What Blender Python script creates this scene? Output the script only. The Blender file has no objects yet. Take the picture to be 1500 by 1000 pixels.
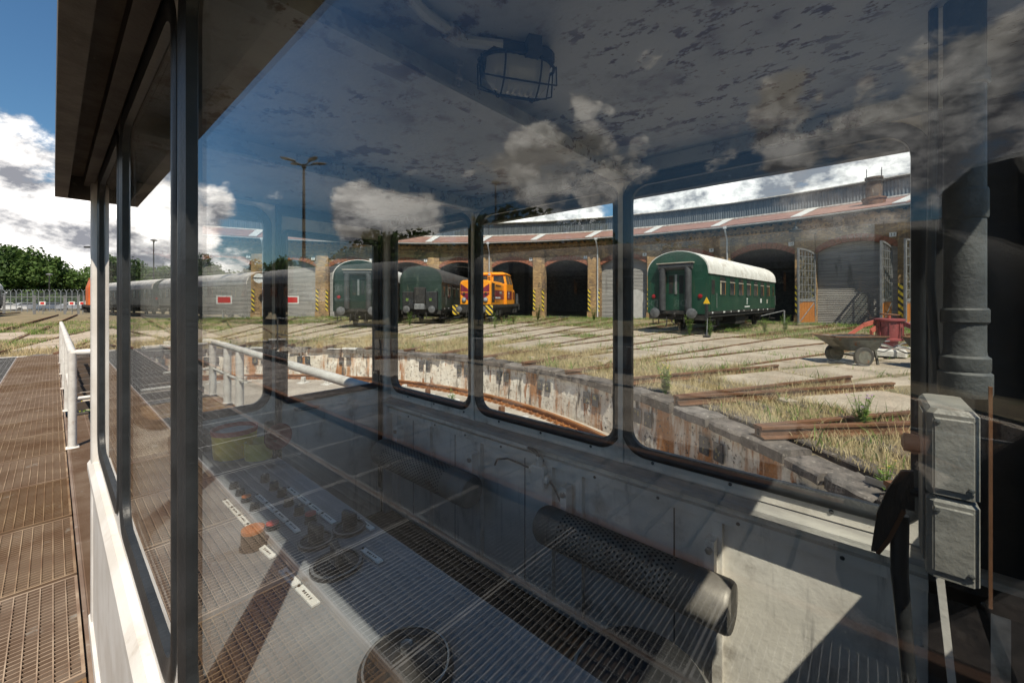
import bpy, math, random
import numpy as np
from mathutils import Vector, Matrix

random.seed(7)
rng = np.random.default_rng(11)
scene = bpy.context.scene
col = scene.collection
R_ = math.radians
PI = math.pi

# ------------------------------------------------------------------ camera
cam_d = bpy.data.cameras.new('camera')
cam = bpy.data.objects.new('camera', cam_d)
col.objects.link(cam)
EYE = 1.65
cam.location = (0, 0, EYE)
cam.rotation_euler = (R_(90), 0, R_(-48.7))
cam_d.sensor_width = 36
cam_d.lens = 14.18
cam_d.shift_y = -0.04
cam_d.clip_start = 0.01
cam_d.clip_end = 3000
scene.camera = cam

# ------------------------------------------------------------------ light
SUN_E = R_(57)
SX, SY = -0.60, -0.80
SUN_DIR = Vector((SX * math.cos(SUN_E), SY * math.cos(SUN_E), math.sin(SUN_E)))
sun_d = bpy.data.lights.new('sun', 'SUN')
sun_d.energy = 5.0
sun_d.angle = R_(0.5)
sun_d.color = (1.0, 0.90, 0.755)
sun = bpy.data.objects.new('sun', sun_d)
col.objects.link(sun)
sun.rotation_euler = (-SUN_DIR).to_track_quat('-Z', 'Y').to_euler()
sun.location = (-20, -30, 60)

world = bpy.data.worlds.new('World')
scene.world = world
world.use_nodes = True
wn, wl = world.node_tree.nodes, world.node_tree.links
wn.clear()
def wnode(t, **kw):
    n = wn.new(t)
    for k, v in kw.items():
        setattr(n, k, v)
    return n
def wmath(op, a, b=None, clamp=False):
    n = wnode('ShaderNodeMath', operation=op, use_clamp=clamp)
    for i, v in enumerate((a, b)):
        if v is None: continue
        if isinstance(v, (int, float)): n.inputs[i].default_value = v
        else: wl.new(v, n.inputs[i])
    return n.outputs[0]
sky = wnode('ShaderNodeTexSky', sky_type='NISHITA')
sky.sun_disc = False
sky.sun_elevation = SUN_E
sky.sun_rotation = math.atan2(SX, SY)
sky.air_density = 1.3
sky.dust_density = 0.6
sky.ozone_density = 2.2
SKY_STRENGTH = 0.058
tc = wnode('ShaderNodeTexCoord')
sep = wnode('ShaderNodeSeparateXYZ')
wl.new(tc.outputs['Generated'], sep.inputs[0])
zz = sep.outputs[2]
def cloud_noise(shift):
    mp = wnode('ShaderNodeMapping')
    wl.new(tc.outputs['Generated'], mp.inputs[0])
    mp.inputs['Location'].default_value = (CL_OFF[0] + shift[0], CL_OFF[1] + shift[1], CL_OFF[2] + shift[2])
    mp.inputs['Scale'].default_value = (1.0, 1.0, 1.7)
    n1 = wnode('ShaderNodeTexNoise')
    n1.inputs['Scale'].default_value = 4.2
    n1.inputs['Detail'].default_value = 13
    n1.inputs['Roughness'].default_value = 0.62
    n1.inputs['Distortion'].default_value = 0.15
    wl.new(mp.outputs[0], n1.inputs['Vector'])
    return n1.outputs[0]
CL_OFF = (3.1, 0.4, 0.0)
d0 = cloud_noise((0, 0, 0))
d1 = cloud_noise((SUN_DIR.x * .05, SUN_DIR.y * .05, .075))
# cover: dense low over the horizon, thinning out to clear blue overhead
ramp = wnode('ShaderNodeMapRange')
ramp.inputs['From Min'].default_value = 0.02
ramp.inputs['From Max'].default_value = 0.24
ramp.inputs['To Min'].default_value = 0.05
ramp.inputs['To Max'].default_value = -0.13
wl.new(zz, ramp.inputs['Value'])
dens = wmath('ADD', d0, ramp.outputs[0])
# the day's cumulus banks: (azimuth from north clockwise, elevation, radius, weight), degrees
CLOUDS = [(330.9, 11.5, 6, 0.24), (324.6, 13.0, 7, 0.26), (319.0, 12.8, 5, 0.2), (314.7, 16.7, 6, 0.24), (307.4, 17.8, 8, 0.26), (299.8, 17.9, 7, 0.24), (293.9, 18.3, 5, 0.2), (301.2, 26.4, 4, 0.13), (294.4, 25.1, 5, 0.14), (290.5, 27.4, 5, 0.14), (284.4, 19.5, 5, 0.18), (277.2, 20.7, 6, 0.24), (274.6, 15.9, 8, 0.24), (269.4, 15.8, 8, 0.26), (268.4, 19.8, 5, 0.22), (264.0, 20.7, 6, 0.26), (263.6, 15.3, 8, 0.26), (260.3, 20.4, 6, 0.26), (259.9, 15.4, 9, 0.26), (272.2, 12.6, 8, 0.2), (341.9, 12.3, 3.2, 0.13), (349.1, 10.6, 4.5, 0.2), (348.6, 13.5, 3.2, 0.13), (357.3, 11.9, 7, 0.26), (359.3, 13.9, 5, 0.22), (1.4, 11.7, 7, 0.26), (354.2, 10.6, 9, 0.26), (5.2, 9.8, 7, 0.24), (358.5, 6.8, 8, 0.26), (71.6, 13.2, 10, 0.26), (82.8, 14.2, 11, 0.28), (92.2, 14.5, 12, 0.28), (53.5, 13.3, 10, 0.26)]
bank = None
for az, el, rad, amp in CLOUDS:
    dt = wnode('ShaderNodeVectorMath', operation='DOT_PRODUCT')
    wl.new(tc.outputs['Generated'], dt.inputs[0])
    dt.inputs[1].default_value = (math.sin(R_(az)) * math.cos(R_(el)), math.cos(R_(az)) * math.cos(R_(el)), math.sin(R_(el)))
    mr = wnode('ShaderNodeMapRange', interpolation_type='SMOOTHSTEP')
    mr.inputs['From Min'].default_value = math.cos(R_(rad))
    mr.inputs['From Max'].default_value = math.cos(R_(rad * .25))
    mr.inputs['To Max'].default_value = amp
    wl.new(dt.outputs['Value'], mr.inputs['Value'])
    bank = mr.outputs[0] if bank is None else wmath('MAXIMUM', bank, mr.outputs[0])
dens = wmath('ADD', dens, bank)
mask = wnode('ShaderNodeMapRange', interpolation_type='SMOOTHSTEP')
mask.inputs['From Min'].default_value = 0.50
mask.inputs['From Max'].default_value = 0.60
wl.new(dens, mask.inputs['Value'])
lit = wmath('MULTIPLY', wmath('SUBTRACT', d0, d1), 5.4)
lit = wmath('ADD', lit, 0.38, True)
cr = wnode('ShaderNodeValToRGB')
cr.color_ramp.elements[0].position = 0.0
cr.color_ramp.elements[0].color = (0.22, 0.225, 0.25, 1)
cr.color_ramp.elements[1].position = 1.0
cr.color_ramp.elements[1].color = (1.45, 1.39, 1.31, 1)
wl.new(lit, cr.inputs[0])
mixc = wnode('ShaderNodeMix', data_type='RGBA')
skym = wnode('ShaderNodeMix', data_type='RGBA', blend_type='MULTIPLY')
skym.inputs['Factor'].default_value = 1.0
wl.new(sky.outputs[0], skym.inputs[6])
skym.inputs[7].default_value = (SKY_STRENGTH * .62, SKY_STRENGTH * .92, SKY_STRENGTH * 1.12, 1)
wl.new(mask.outputs[0], mixc.inputs['Factor'])
wl.new(skym.outputs[2], mixc.inputs[6])
wl.new(cr.outputs[0], mixc.inputs[7])
bg = wnode('ShaderNodeBackground')
bg.inputs['Strength'].default_value = 1.0
wl.new(mixc.outputs[2], bg.inputs['Color'])
wo = wnode('ShaderNodeOutputWorld')
wl.new(bg.outputs[0], wo.inputs[0])

vs = scene.view_settings
vs.view_transform = 'Standard'
vs.look = 'None'
vs.exposure = 0.6
vs.gamma = 1.0
vs.use_curve_mapping = False
cy = scene.cycles
cy.max_bounces = 9
cy.diffuse_bounces = 4
cy.glossy_bounces = 4
cy.transparent_max_bounces = 24
cy.use_denoising = True
cy.caustics_reflective = False
cy.caustics_refractive = False
cy.sample_clamp_indirect = 6.0

# ------------------------------------------------------------------ objects
def tag(o, label=None, cat=None, group=None, kind=None):
    if label: o['label'] = label
    if cat: o['category'] = cat
    if group: o['group'] = group
    if kind: o['kind'] = kind
    return o

def root(name, label, cat, loc=(0, 0, 0), rz=0, group=None):
    o = bpy.data.objects.new(name, None)
    col.objects.link(o)
    o.location = loc
    o.rotation_euler = (0, 0, rz)
    o.empty_display_size = .2
    return tag(o, label, cat, group)

def link(name, mesh, parent=None, loc=(0, 0, 0), rot=(0, 0, 0)):
    o = bpy.data.objects.new(name, mesh)
    col.objects.link(o)
    o.parent = parent
    o.location = loc
    o.rotation_euler = rot
    return o

def dup(o, parent=None):
    # a copy of a thing with copies of its parts and their sub-parts (mesh data shared)
    c = o.copy()
    col.objects.link(c)
    if parent is not None: c.parent = parent
    for ch in list(o.children):
        dup(ch, c)
    return c

def rrect(u0, u1, v0, v1, r, n=6):
    r = max(r, 1e-4)
    pts = []
    for cu, cv, a0 in ((u1 - r, v1 - r, 0), (u0 + r, v1 - r, 90), (u0 + r, v0 + r, 180), (u1 - r, v0 + r, 270)):
        for i in range(n + 1):
            a = R_(a0 + 90 * i / n)
            pts.append((cu + r * math.cos(a), cv + r * math.sin(a)))
    return pts

AX = {'x': lambda u, v, w: (w, u, v), 'y': lambda u, v, w: (u, w, v), 'z': lambda u, v, w: (u, v, w)}

class MB:
    def __init__(s):
        s.v, s.f = [], []
    def add(s, vs, fs):
        k = len(s.v)
        s.v += [tuple(p) for p in vs]
        s.f += [tuple(i + k for i in f) for f in fs]
        return s
    def box(s, x0, x1, y0, y1, z0, z1):
        return s.add([(x0, y0, z0), (x1, y0, z0), (x1, y1, z0), (x0, y1, z0), (x0, y0, z1), (x1, y0, z1), (x1, y1, z1), (x0, y1, z1)],
                     [(0, 3, 2, 1), (4, 5, 6, 7), (0, 1, 5, 4), (1, 2, 6, 5), (2, 3, 7, 6), (3, 0, 4, 7)])
    def bbox(s, x0, x1, y0, y1, z0, z1, b=.01):
        # box with chamfered vertical and top edges
        lo = [(x0, y0 + b), (x0 + b, y0), (x1 - b, y0), (x1, y0 + b), (x1, y1 - b), (x1 - b, y1), (x0 + b, y1), (x0, y1 - b)]
        cx, cy_ = (x0 + x1) / 2, (y0 + y1) / 2
        def inset(p, d):
            return (p[0] + (d if p[0] < cx else -d), p[1] + (d if p[1] < cy_ else -d))
        vs = [(p[0], p[1], z0) for p in lo] + [(p[0], p[1], z1 - b) for p in lo] + [(*inset(p, b * .7), z1) for p in lo]
        fs = [tuple(reversed(range(8))), tuple(range(16, 24))]
        for a in (0, 8):
            for i in range(8):
                j = (i + 1) % 8
                fs.append((a + i, a + j, a + 8 + j, a + 8 + i))
        return s.add(vs, fs)
    def bar(s, p0, p1, w, h, up=(0, 0, 1)):
        p0, p1 = Vector(p0), Vector(p1)
        d = (p1 - p0).normalized()
        side = d.cross(Vector(up))
        if side.length < 1e-5: side = d.cross(Vector((1, 0, 0)))
        side.normalize()
        u = side.cross(d)
        a, b = side * w / 2, u * h / 2
        vs = [p - a - b for p in (p0,)] + [p0 + a - b, p0 + a + b, p0 - a + b, p1 - a - b, p1 + a - b, p1 + a + b, p1 - a + b]
        return s.add(vs, [(0, 1, 2, 3), (7, 6, 5, 4), (0, 4, 5, 1), (1, 5, 6, 2), (2, 6, 7, 3), (3, 7, 4, 0)])
    def tube(s, pts, r, n=8, caps=True):
        pts = [Vector(p) for p in pts]
        rs = r if isinstance(r, (list, tuple)) else [r] * len(pts)
        k = len(s.v)
        prev = None
        for i, p in enumerate(pts):
            if i == 0: d = pts[1] - p
            elif i == len(pts) - 1: d = p - pts[-2]
            else: d = (pts[i + 1] - p).normalized() + (p - pts[i - 1]).normalized()
            d.normalize()
            if prev is None:
                a = d.orthogonal().normalized()
            else:
                a = (prev - d * prev.dot(d))
                a = a.normalized() if a.length > 1e-6 else d.orthogonal().normalized()
            prev = a
            b = d.cross(a)
            for j in range(n):
                t = 2 * PI * j / n
                s.v.append(tuple(p + (a * math.cos(t) + b * math.sin(t)) * rs[i]))
        for i in range(len(pts) - 1):
            for j in range(n):
                j2 = (j + 1) % n
                s.f.append((k + i * n + j, k + i * n + j2, k + (i + 1) * n + j2, k + (i + 1) * n + j))
        if caps:
            s.f.append(tuple(k + j for j in reversed(range(n))))
            s.f.append(tuple(k + (len(pts) - 1) * n + j for j in range(n)))
        return s
    def lathe(s, prof, n=16, c=(0, 0, 0), axis='z', caps=True):
        k = len(s.v)
        for r, h in prof:
            for j in range(n):
                t = 2 * PI * j / n
                a, b = r * math.cos(t), r * math.sin(t)
                p = {'z': (a, b, h), 'x': (h, a, b), 'y': (b, h, a)}[axis]
                s.v.append((c[0] + p[0], c[1] + p[1], c[2] + p[2]))
        for i in range(len(prof) - 1):
            for j in range(n):
                j2 = (j + 1) % n
                s.f.append((k + i * n + j, k + i * n + j2, k + (i + 1) * n + j2, k + (i + 1) * n + j))
        if caps:
            s.f.append(tuple(k + j for j in reversed(range(n))))
            s.f.append(tuple(k + (len(prof) - 1) * n + j for j in range(n)))
        return s
    def prism(s, poly, w0, w1, axis='z'):
        m = AX[axis]
        n = len(poly)
        vs = [m(u, v, w0) for u, v in poly] + [m(u, v, w1) for u, v in poly]
        fs = [tuple(reversed(range(n))), tuple(range(n, 2 * n))]
        for i in range(n):
            j = (i + 1) % n
            fs.append((i, j, n + j, n + i))
        return s.add(vs, fs)
    def ring(s, inner, outer, w0, w1, axis):
        m = AX[axis]
        n = len(inner)
        vs = [m(*p, w0) for p in inner] + [m(*p, w0) for p in outer] + [m(*p, w1) for p in inner] + [m(*p, w1) for p in outer]
        fs = []
        for i in range(n):
            j = (i + 1) % n
            fs += [(i, j, n + j, n + i), (2 * n + i, 3 * n + i, 3 * n + j, 2 * n + j),
                   (i, 2 * n + i, 2 * n + j, j), (n + i, n + j, 3 * n + j, 3 * n + i)]
        return s.add(vs, fs)
    def sweep(s, rect, r, prof, axis, n=6):
        # closed section (offset outward from the rounded rectangle, w) carried round it
        m = AX[axis]
        u0, u1, v0, v1 = rect
        k = len(s.v)
        L = None
        for o, w in prof:
            pts = rrect(u0 - o, u1 + o, v0 - o, v1 + o, max(r + o, .002), n)
            L = len(pts)
            s.v += [m(*p, w) for p in pts]
        P = len(prof)
        for a in range(P):
            b = (a + 1) % P
            for i in range(L):
                j = (i + 1) % L
                s.f.append((k + a * L + i, k + a * L + j, k + b * L + j, k + b * L + i))
        return s
    def mesh(s, name, mat, smooth=False):
        me = bpy.data.meshes.new(name)
        me.from_pydata(s.v, [], s.f)
        mats = mat if isinstance(mat, (list, tuple)) else [mat]
        for m_ in mats: me.materials.append(m_)
        fix_normals(me)
        if smooth: shade(me)
        return me
    def build(s, name, mat, parent=None, smooth=False, loc=(0, 0, 0), rot=(0, 0, 0)):
        return link(name, s.mesh(name, mat, smooth), parent, loc, rot)

import bmesh
def fix_normals(me):
    bm = bmesh.new()
    bm.from_mesh(me)
    bmesh.ops.recalc_face_normals(bm, faces=bm.faces)
    bm.to_mesh(me)
    bm.free()

def shade(me, ang=40):
    me.polygons.foreach_set('use_smooth', [True] * len(me.polygons))
    try:
        me.set_sharp_from_angle(angle=R_(ang))
    except Exception:
        pass

def world_child(o, parent):
    # the mesh was modelled in world metres; keep it there under its unrotated parent
    o.parent = parent
    o.location = tuple(-c for c in parent.location)
    return o

def text_mesh(s, size, mat, name, parent, loc, rot, bold=0.0, align='CENTER'):
    cu = bpy.data.curves.new(name, 'FONT')
    cu.body = s
    cu.size = size
    cu.align_x = align
    cu.align_y = 'CENTER'
    cu.extrude = .003
    cu.offset = bold
    cu.resolution_u = 2
    t = bpy.data.objects.new('tmp', cu)
    col.objects.link(t)
    dg = bpy.context.evaluated_depsgraph_get()
    me = bpy.data.meshes.new_from_object(t.evaluated_get(dg))
    bpy.data.objects.remove(t)
    bpy.data.curves.remove(cu)
    me.materials.clear()
    me.materials.append(mat)
    return link(name, me, parent, loc, rot)

# ------------------------------------------------------------------ materials
def _m(nt, op, a, b=None, c=None, clamp=False):
    n = nt.nodes.new('ShaderNodeMath')
    n.operation = op
    n.use_clamp = clamp
    for i, v in enumerate((a, b, c)):
        if v is None: continue
        if isinstance(v, (int, float)): n.inputs[i].default_value = v
        else: nt.links.new(v, n.inputs[i])
    return n.outputs[0]

def _noise(nt, vec, scale, detail=5, rough=.6):
    n = nt.nodes.new('ShaderNodeTexNoise')
    n.inputs['Scale'].default_value = scale
    n.inputs['Detail'].default_value = detail
    n.inputs['Roughness'].default_value = rough
    nt.links.new(vec, n.inputs['Vector'])
    return n.outputs[0]

def _range(nt, v, a, b):
    n = nt.nodes.new('ShaderNodeMapRange')
    n.interpolation_type = 'SMOOTHSTEP'
    n.inputs['From Min'].default_value = a
    n.inputs['From Max'].default_value = b
    nt.links.new(v, n.inputs['Value'])
    return n.outputs[0]

def _mix(nt, fac, a, b):
    n = nt.nodes.new('ShaderNodeMix')
    n.data_type = 'RGBA'
    for i, v in ((0, fac), (6, a), (7, b)):
        if isinstance(v, tuple): n.inputs[i].default_value = (*v[:3], 1)
        elif isinstance(v, (int, float)): n.inputs[i].default_value = v
        else: nt.links.new(v, n.inputs[i])
    return n.outputs[2]

def base_mat(name):
    m = bpy.data.materials.new(name)
    m.use_nodes = True
    nt = m.node_tree
    return m, nt, nt.nodes['Principled BSDF']

def _coords(nt, mode, stretch):
    if mode == 'world':
        v = nt.nodes.new('ShaderNodeNewGeometry').outputs['Position']
    else:
        v = nt.nodes.new('ShaderNodeTexCoord').outputs['Object']
    mp = nt.nodes.new('ShaderNodeMapping')
    mp.inputs['Scale'].default_value = stretch
    nt.links.new(v, mp.inputs[0])
    return mp.outputs[0]

def pm(name, c1, c2, scale=3, rough=.7, metal=0, bump=.2, bscale=None, lo=.35, hi=.65, coords='world', stretch=(1, 1, 1),
       spots=(), fine=0.0, spec=.4, vary=0.0):
    """two-tone mottled material; spots = (colour, scale, lo, hi, stretch) layers of dirt, rust and flaking"""
    m, nt, b = base_mat(name)
    v = _coords(nt, coords, stretch)
    n1 = _noise(nt, v, scale, 6)
    colr = _mix(nt, _range(nt, n1, lo, hi), c1, c2)
    for sc_, ss, l, h, st, *gather in spots:
        vv = _coords(nt, coords, st)
        f = _range(nt, _noise(nt, vv, ss, 7, .65), l, h)
        if gather:
            # damage that gathers in patches of this noise scale
            f = _m(nt, 'MULTIPLY', f, _range(nt, _noise(nt, _coords(nt, coords, (1, 1, 1)), gather[0], 3), .42, .60))
        colr = _mix(nt, f, colr, sc_)
    if fine:
        nf = _noise(nt, v, scale * 24, 3, .7)
        g = nt.nodes.new('ShaderNodeMix')
        g.data_type = 'RGBA'
        g.blend_type = 'OVERLAY'
        g.inputs[0].default_value = fine
        nt.links.new(colr, g.inputs[6])
        nt.links.new(nf, g.inputs[7])
        colr = g.outputs[2]
    if vary:
        oi = nt.nodes.new('ShaderNodeObjectInfo')
        hv = nt.nodes.new('ShaderNodeHueSaturation')
        nt.links.new(_m(nt, 'ADD', _m(nt, 'MULTIPLY', oi.outputs['Random'], 2 * vary), 1 - vary), hv.inputs['Value'])
        nt.links.new(_m(nt, 'SUBTRACT', 1.1, _m(nt, 'MULTIPLY', oi.outputs['Random'], .35)), hv.inputs['Saturation'])
        nt.links.new(colr, hv.inputs['Color'])
        colr = hv.outputs[0]
    nt.links.new(colr, b.inputs['Base Color'])
    b.inputs['Roughness'].default_value = rough
    b.inputs['Metallic'].default_value = metal
    b.inputs['Specular IOR Level'].default_value = spec
    if bump:
        bp = nt.nodes.new('ShaderNodeBump')
        bp.inputs['Strength'].default_value = bump
        bp.inputs['Distance'].default_value = .02
        nt.links.new(_noise(nt, v, bscale or scale * 6, 6, .6), bp.inputs['Height'])
        nt.links.new(bp.outputs[0], b.inputs['Normal'])
    return m

def glass_mat(name, f0=.043, tint=(1, 1, 1), dirt=0.0):
    m, nt, b = base_mat(name)
    nt.nodes.remove(b)
    g = nt.nodes.new('ShaderNodeNewGeometry')
    dt = nt.nodes.new('ShaderNodeVectorMath')
    dt.operation = 'DOT_PRODUCT'
    nt.links.new(g.outputs['Normal'], dt.inputs[0])
    nt.links.new(g.outputs['Incoming'], dt.inputs[1])
    c = _m(nt, 'ABSOLUTE', dt.outputs['Value'])
    f = _m(nt, 'POWER', _m(nt, 'SUBTRACT', 1.0, c), 5.0)
    f = _m(nt, 'ADD', _m(nt, 'MULTIPLY', f, 1 - f0), f0, None, True)
    t = nt.nodes.new('ShaderNodeBsdfTransparent')
    t.inputs[0].default_value = (*tint, 1)
    gl = nt.nodes.new('ShaderNodeBsdfGlossy')
    gl.inputs['Roughness'].default_value = 0.0
    gl.inputs['Color'].default_value = (1, 1, 1, 1)
    mx = nt.nodes.new('ShaderNodeMixShader')
    nt.links.new(f, mx.inputs[0])
    nt.links.new(t.outputs[0], mx.inputs[1])
    nt.links.new(gl.outputs[0], mx.inputs[2])
    out = mx.outputs[0]
    if dirt:
        df = nt.nodes.new('ShaderNodeBsdfDiffuse')
        df.inputs[0].default_value = (.5, .48, .44, 1)
        v = _coords(nt, 'world', (1, 1, .35))
        fac = _m(nt, 'MULTIPLY', _range(nt, _noise(nt, v, 9, 7, .7), .42, .8), dirt)
        m2 = nt.nodes.new('ShaderNodeMixShader')
        nt.links.new(fac, m2.inputs[0])
        nt.links.new(out, m2.inputs[1])
        nt.links.new(df.outputs[0], m2.inputs[2])
        out = m2.outputs[0]
    nt.links.new(out, nt.nodes['Material Output'].inputs[0])
    return m

def stripe_mat(name, c1, c2, freq, direction, rough=.6, duty=.5):
    m, nt, b = base_mat(name)
    tcn = nt.nodes.new('ShaderNodeTexCoord')
    dt = nt.nodes.new('ShaderNodeVectorMath')
    dt.operation = 'DOT_PRODUCT'
    nt.links.new(tcn.outputs['Object'], dt.inputs[0])
    dt.inputs[1].default_value = direction
    fr = _m(nt, 'FRACT', _m(nt, 'MULTIPLY', dt.outputs['Value'], freq))
    st = _m(nt, 'GREATER_THAN', fr, duty)
    c = _mix(nt, st, c1, c2)
    nz = _range(nt, _noise(nt, tcn.outputs['Object'], 7, 5), .5, .75)
    c = _mix(nt, _m(nt, 'MULTIPLY', nz, .5), c, (.12, .09, .06))
    nt.links.new(c, b.inputs['Base Color'])
    b.inputs['Roughness'].default_value = rough
    return m

M = {}
rust = (.17, .06, .022)
M['cabin_white'] = pm('cabin_white_paint', (.62, .60, .57), (.52, .49, .45), 5, .45, bump=.08, bscale=60,
                      spots=(((.30, .12, .05), 9, .66, .74, (1, 1, .5)), ((.36, .31, .26), 14, .58, .8, (1, 1, .3))))
M['cabin_grey'] = pm('cabin_inner_grey_paint', (.76, .72, .65), (.63, .59, .53), 3.2, .5, bump=.12, bscale=40,
                     spots=(((.26, .23, .195), 5, .52, .74, (1, .7, .6)), ((.15, .11, .08), 28, .68, .74, (1, 1, 1)), ((.24, .23, .22), 11, .55, .8, (1.5, 1.5, .15))))
M['sill_grey'] = pm('weathered_sill_paint', (.40, .39, .36), (.23, .22, .21), 9, .65, bump=.3, bscale=50, stretch=(1, .25, 1),
                    spots=(((.10, .09, .08), 22, .6, .72, (1, .2, 1)),))
M['ceiling'] = pm('ceiling_paint_flaking', (.47, .49, .50), (.38, .40, .415), 2.0, .55, bump=.15, bscale=50,
                  spots=(((.30, .29, .29), 4, .52, .72, (1, 1, 1)), ((.13, .085, .065), 7, .52, .60, (1.1, .9, 1), 1.5), ((.11, .07, .055), 24, .53, .60, (1.2, .8, 1), 2.3), ((.10, .07, .06), 60, .66, .70, (1, 1, 1))))
M['soffit'] = pm('soffit_grimy', (.13, .115, .10), (.07, .06, .05), 6, .8, bump=.3, bscale=40,
                 spots=(((.30, .27, .23), 16, .66, .76, (1, 1, 1)), ((.05, .04, .03), 5, .55, .75, (1, .4, 1))))
M['rubber'] = pm('black_rubber', (.022, .024, .026), (.012, .013, .014), 12, .42, bump=.1, bscale=90, spec=.5,
                 spots=(((.28, .17, .03), 26, .76, .80, (1, .3, 1)),))
M['dark'] = pm('near_black_paint', (.022, .022, .023), (.012, .012, .012), 4, .6, bump=.1)
M['black_fabric'] = pm('black_fabric', (.012, .012, .014), (.007, .007, .008), 20, .95, bump=.3, spec=.1)
M['skin'] = pm('skin', (.38, .22, .15), (.32, .18, .12), 20, .6, bump=.05)
M['hair'] = pm('dark_hair', (.03, .02, .014), (.015, .01, .008), 60, .7, bump=.4)
M['glass'] = glass_mat('window_glass', .043, (.97, .985, .98), .012)
M['glass_near'] = glass_mat('front_window_glass', .040, (.97, .985, .985), .006)
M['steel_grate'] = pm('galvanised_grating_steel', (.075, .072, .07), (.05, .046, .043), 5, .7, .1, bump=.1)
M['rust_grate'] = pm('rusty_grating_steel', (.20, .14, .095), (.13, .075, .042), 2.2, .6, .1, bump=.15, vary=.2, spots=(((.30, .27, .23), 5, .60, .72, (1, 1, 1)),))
M['lit_worn_top'] = pm('lit_worn_bar_tops', (.29, .20, .115), (.15, .08, .036), 4, .6, .1, bump=0, vary=.2)  # paler rust for bar tops: sunlight and wear put into the colour
M['lit_worn_steel'] = pm('lit_worn_galvanised_tops', (.36, .35, .335), (.25, .24, .225), 6, .5, .2, bump=0)  # paler steel for bar tops: sunlight and wear put into the colour
M['rust_dirt'] = pm('rust_and_dirt', (.20, .095, .033), (.29, .185, .09), 3.2, .9, bump=.5, bscale=60, vary=.28, fine=.6, spots=(((.10, .048, .02), 4.2, .52, .64, (1, 1.3, 1)), ((.42, .34, .25), 6.5, .56, .68, (1.3, 1, 1)), ((.14, .075, .035), 22, .58, .68, (1, 1, 1))))
M['rail_white'] = pm('white_rail_paint', (.60, .58, .54), (.47, .44, .40), 6, .5, bump=.12, spots=(((.20, .08, .03), 9, .64, .72, (1, 1, 1)), ((.30, .27, .24), 16, .62, .75, (1, 1, 1))))
M['girder'] = pm('girder_dark_rust', (.05, .042, .036), (.09, .06, .04), 3, .8, bump=.2)
M['rail_steel'] = pm('rusty_rail', (.18, .085, .042), (.11, .055, .03), 3, .65, .25, bump=.15, spots=(((.30, .19, .11), 7, .6, .75, (1, 1, 1)),))
M['rail_bright'] = pm('orange_rust_rail', (.34, .14, .045), (.20, .085, .035), 2.5, .6, .2, bump=.15)
M['timber'] = pm('weathered_timber', (.15, .125, .108), (.065, .056, .05), 5, .9, bump=.8, bscale=30, stretch=(1, 1, .3), vary=.25, spots=(((.30, .26, .22), 13, .58, .7, (1, 1, 1)), ((.04, .034, .03), 8, .58, .68, (1, 1, 1))))
M['coping_white'] = pm('white_coping_edge', (.64, .62, .58), (.40, .37, .33), 5, .7, bump=.15)
M['concrete'] = pm('concrete_slab', (.37, .31, .24), (.27, .22, .165), 1.1, .9, bump=.25, bscale=30, fine=.5, spots=(((.20, .165, .13), 2.6, .56, .75, (1, 1, 1)), ((.15, .16, .08), 8, .68, .78, (1, 1, 1))))
M['pit_floor'] = pm('pit_floor_concrete', (.42, .37, .31), (.29, .245, .20), 1.4, .9, bump=.3, bscale=25, fine=.4, spots=(((.14, .12, .10), 6, .62, .74, (1, 1, 1)),))
M['pit_wall'] = pm('whitewashed_pit_wall', (.74, .69, .60), (.60, .53, .43), 3.5, .9, bump=.9, bscale=14,
                   spots=(((.40, .345, .28), 4.5, .55, .66, (1, 1, .9)), ((.38, .17, .06), 1.7, .50, .62, (1, 1, .16)), ((.30, .115, .035), 6, .56, .64, (1, 1, .2)), ((.075, .065, .055), 8, .60, .68, (1, 1, .8)), ((.06, .05, .042), 3.0, .55, .66, (1.4, 1.4, .22)), ((.10, .09, .08), 14, .58, .66, (1, 1, 1))))
M['soil'] = pm('ground_soil', (.145, .115, .07), (.22, .175, .105), .8, .95, bump=.5, bscale=16, fine=.6, spots=(((.15, .125, .075), 1.6, .52, .7, (1, 1, 1)), ((.07, .095, .03), .55, .52, .68, (1, 1, 1)), ((.42, .36, .24), 5, .62, .75, (1, 1, 1))))
M['brick'] = None
M['tin'] = pm('corrugated_tin', (.125, .14, .155), (.08, .09, .10), 1.2, .5, .3, bump=0, stretch=(3, 3, .25), spots=(((.22, .13, .09), 2, .66, .8, (3, 3, .3)),))
M['red_roof'] = pm('rusty_red_roof', (.27, .15, .115), (.19, .10, .08), 1.5, .75, bump=.1, spots=(((.36, .22, .17), 3, .6, .75, (1, 1, 1)),))
M['sky_light'] = pm('pale_roof_light', (.62, .62, .60), (.50, .50, .49), 2, .4, bump=0)
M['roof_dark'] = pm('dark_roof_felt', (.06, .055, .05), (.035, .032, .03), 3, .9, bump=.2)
M['zinc'] = pm('zinc_pipe', (.58, .59, .60), (.45, .46, .47), 4, .45, .2, bump=0)
M['hazard'] = stripe_mat('yellow_black_hazard', (.62, .44, .03), (.03, .028, .025), 2.3, (1, 0, 1))
M['hazard_small'] = stripe_mat('yellow_black_buffer_stripes', (.68, .46, .03), (.02, .02, .02), 3.6, (.75, 0, .75))
M['orange_wood'] = pm('orange_varnished_planks', (.42, .17, .045), (.30, .11, .03), 6, .5, bump=.15, stretch=(6, 6, .6))
M['frame_grey'] = pm('grey_steel_frame', (.22, .225, .23), (.15, .15, .155), 5, .55, .2, bump=.05)
M['green'] = pm('coach_green', (.012, .058, .034), (.009, .044, .027), 1.5, .38, bump=.03, spots=(((.035, .07, .045), 2.2, .50, .75, (1, 1, .5)), ((.06, .055, .035), 7, .60, .74, (1.5, 1.5, .14)), ((.09, .06, .04), 26, .66, .72, (1, 1, .5))))
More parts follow.
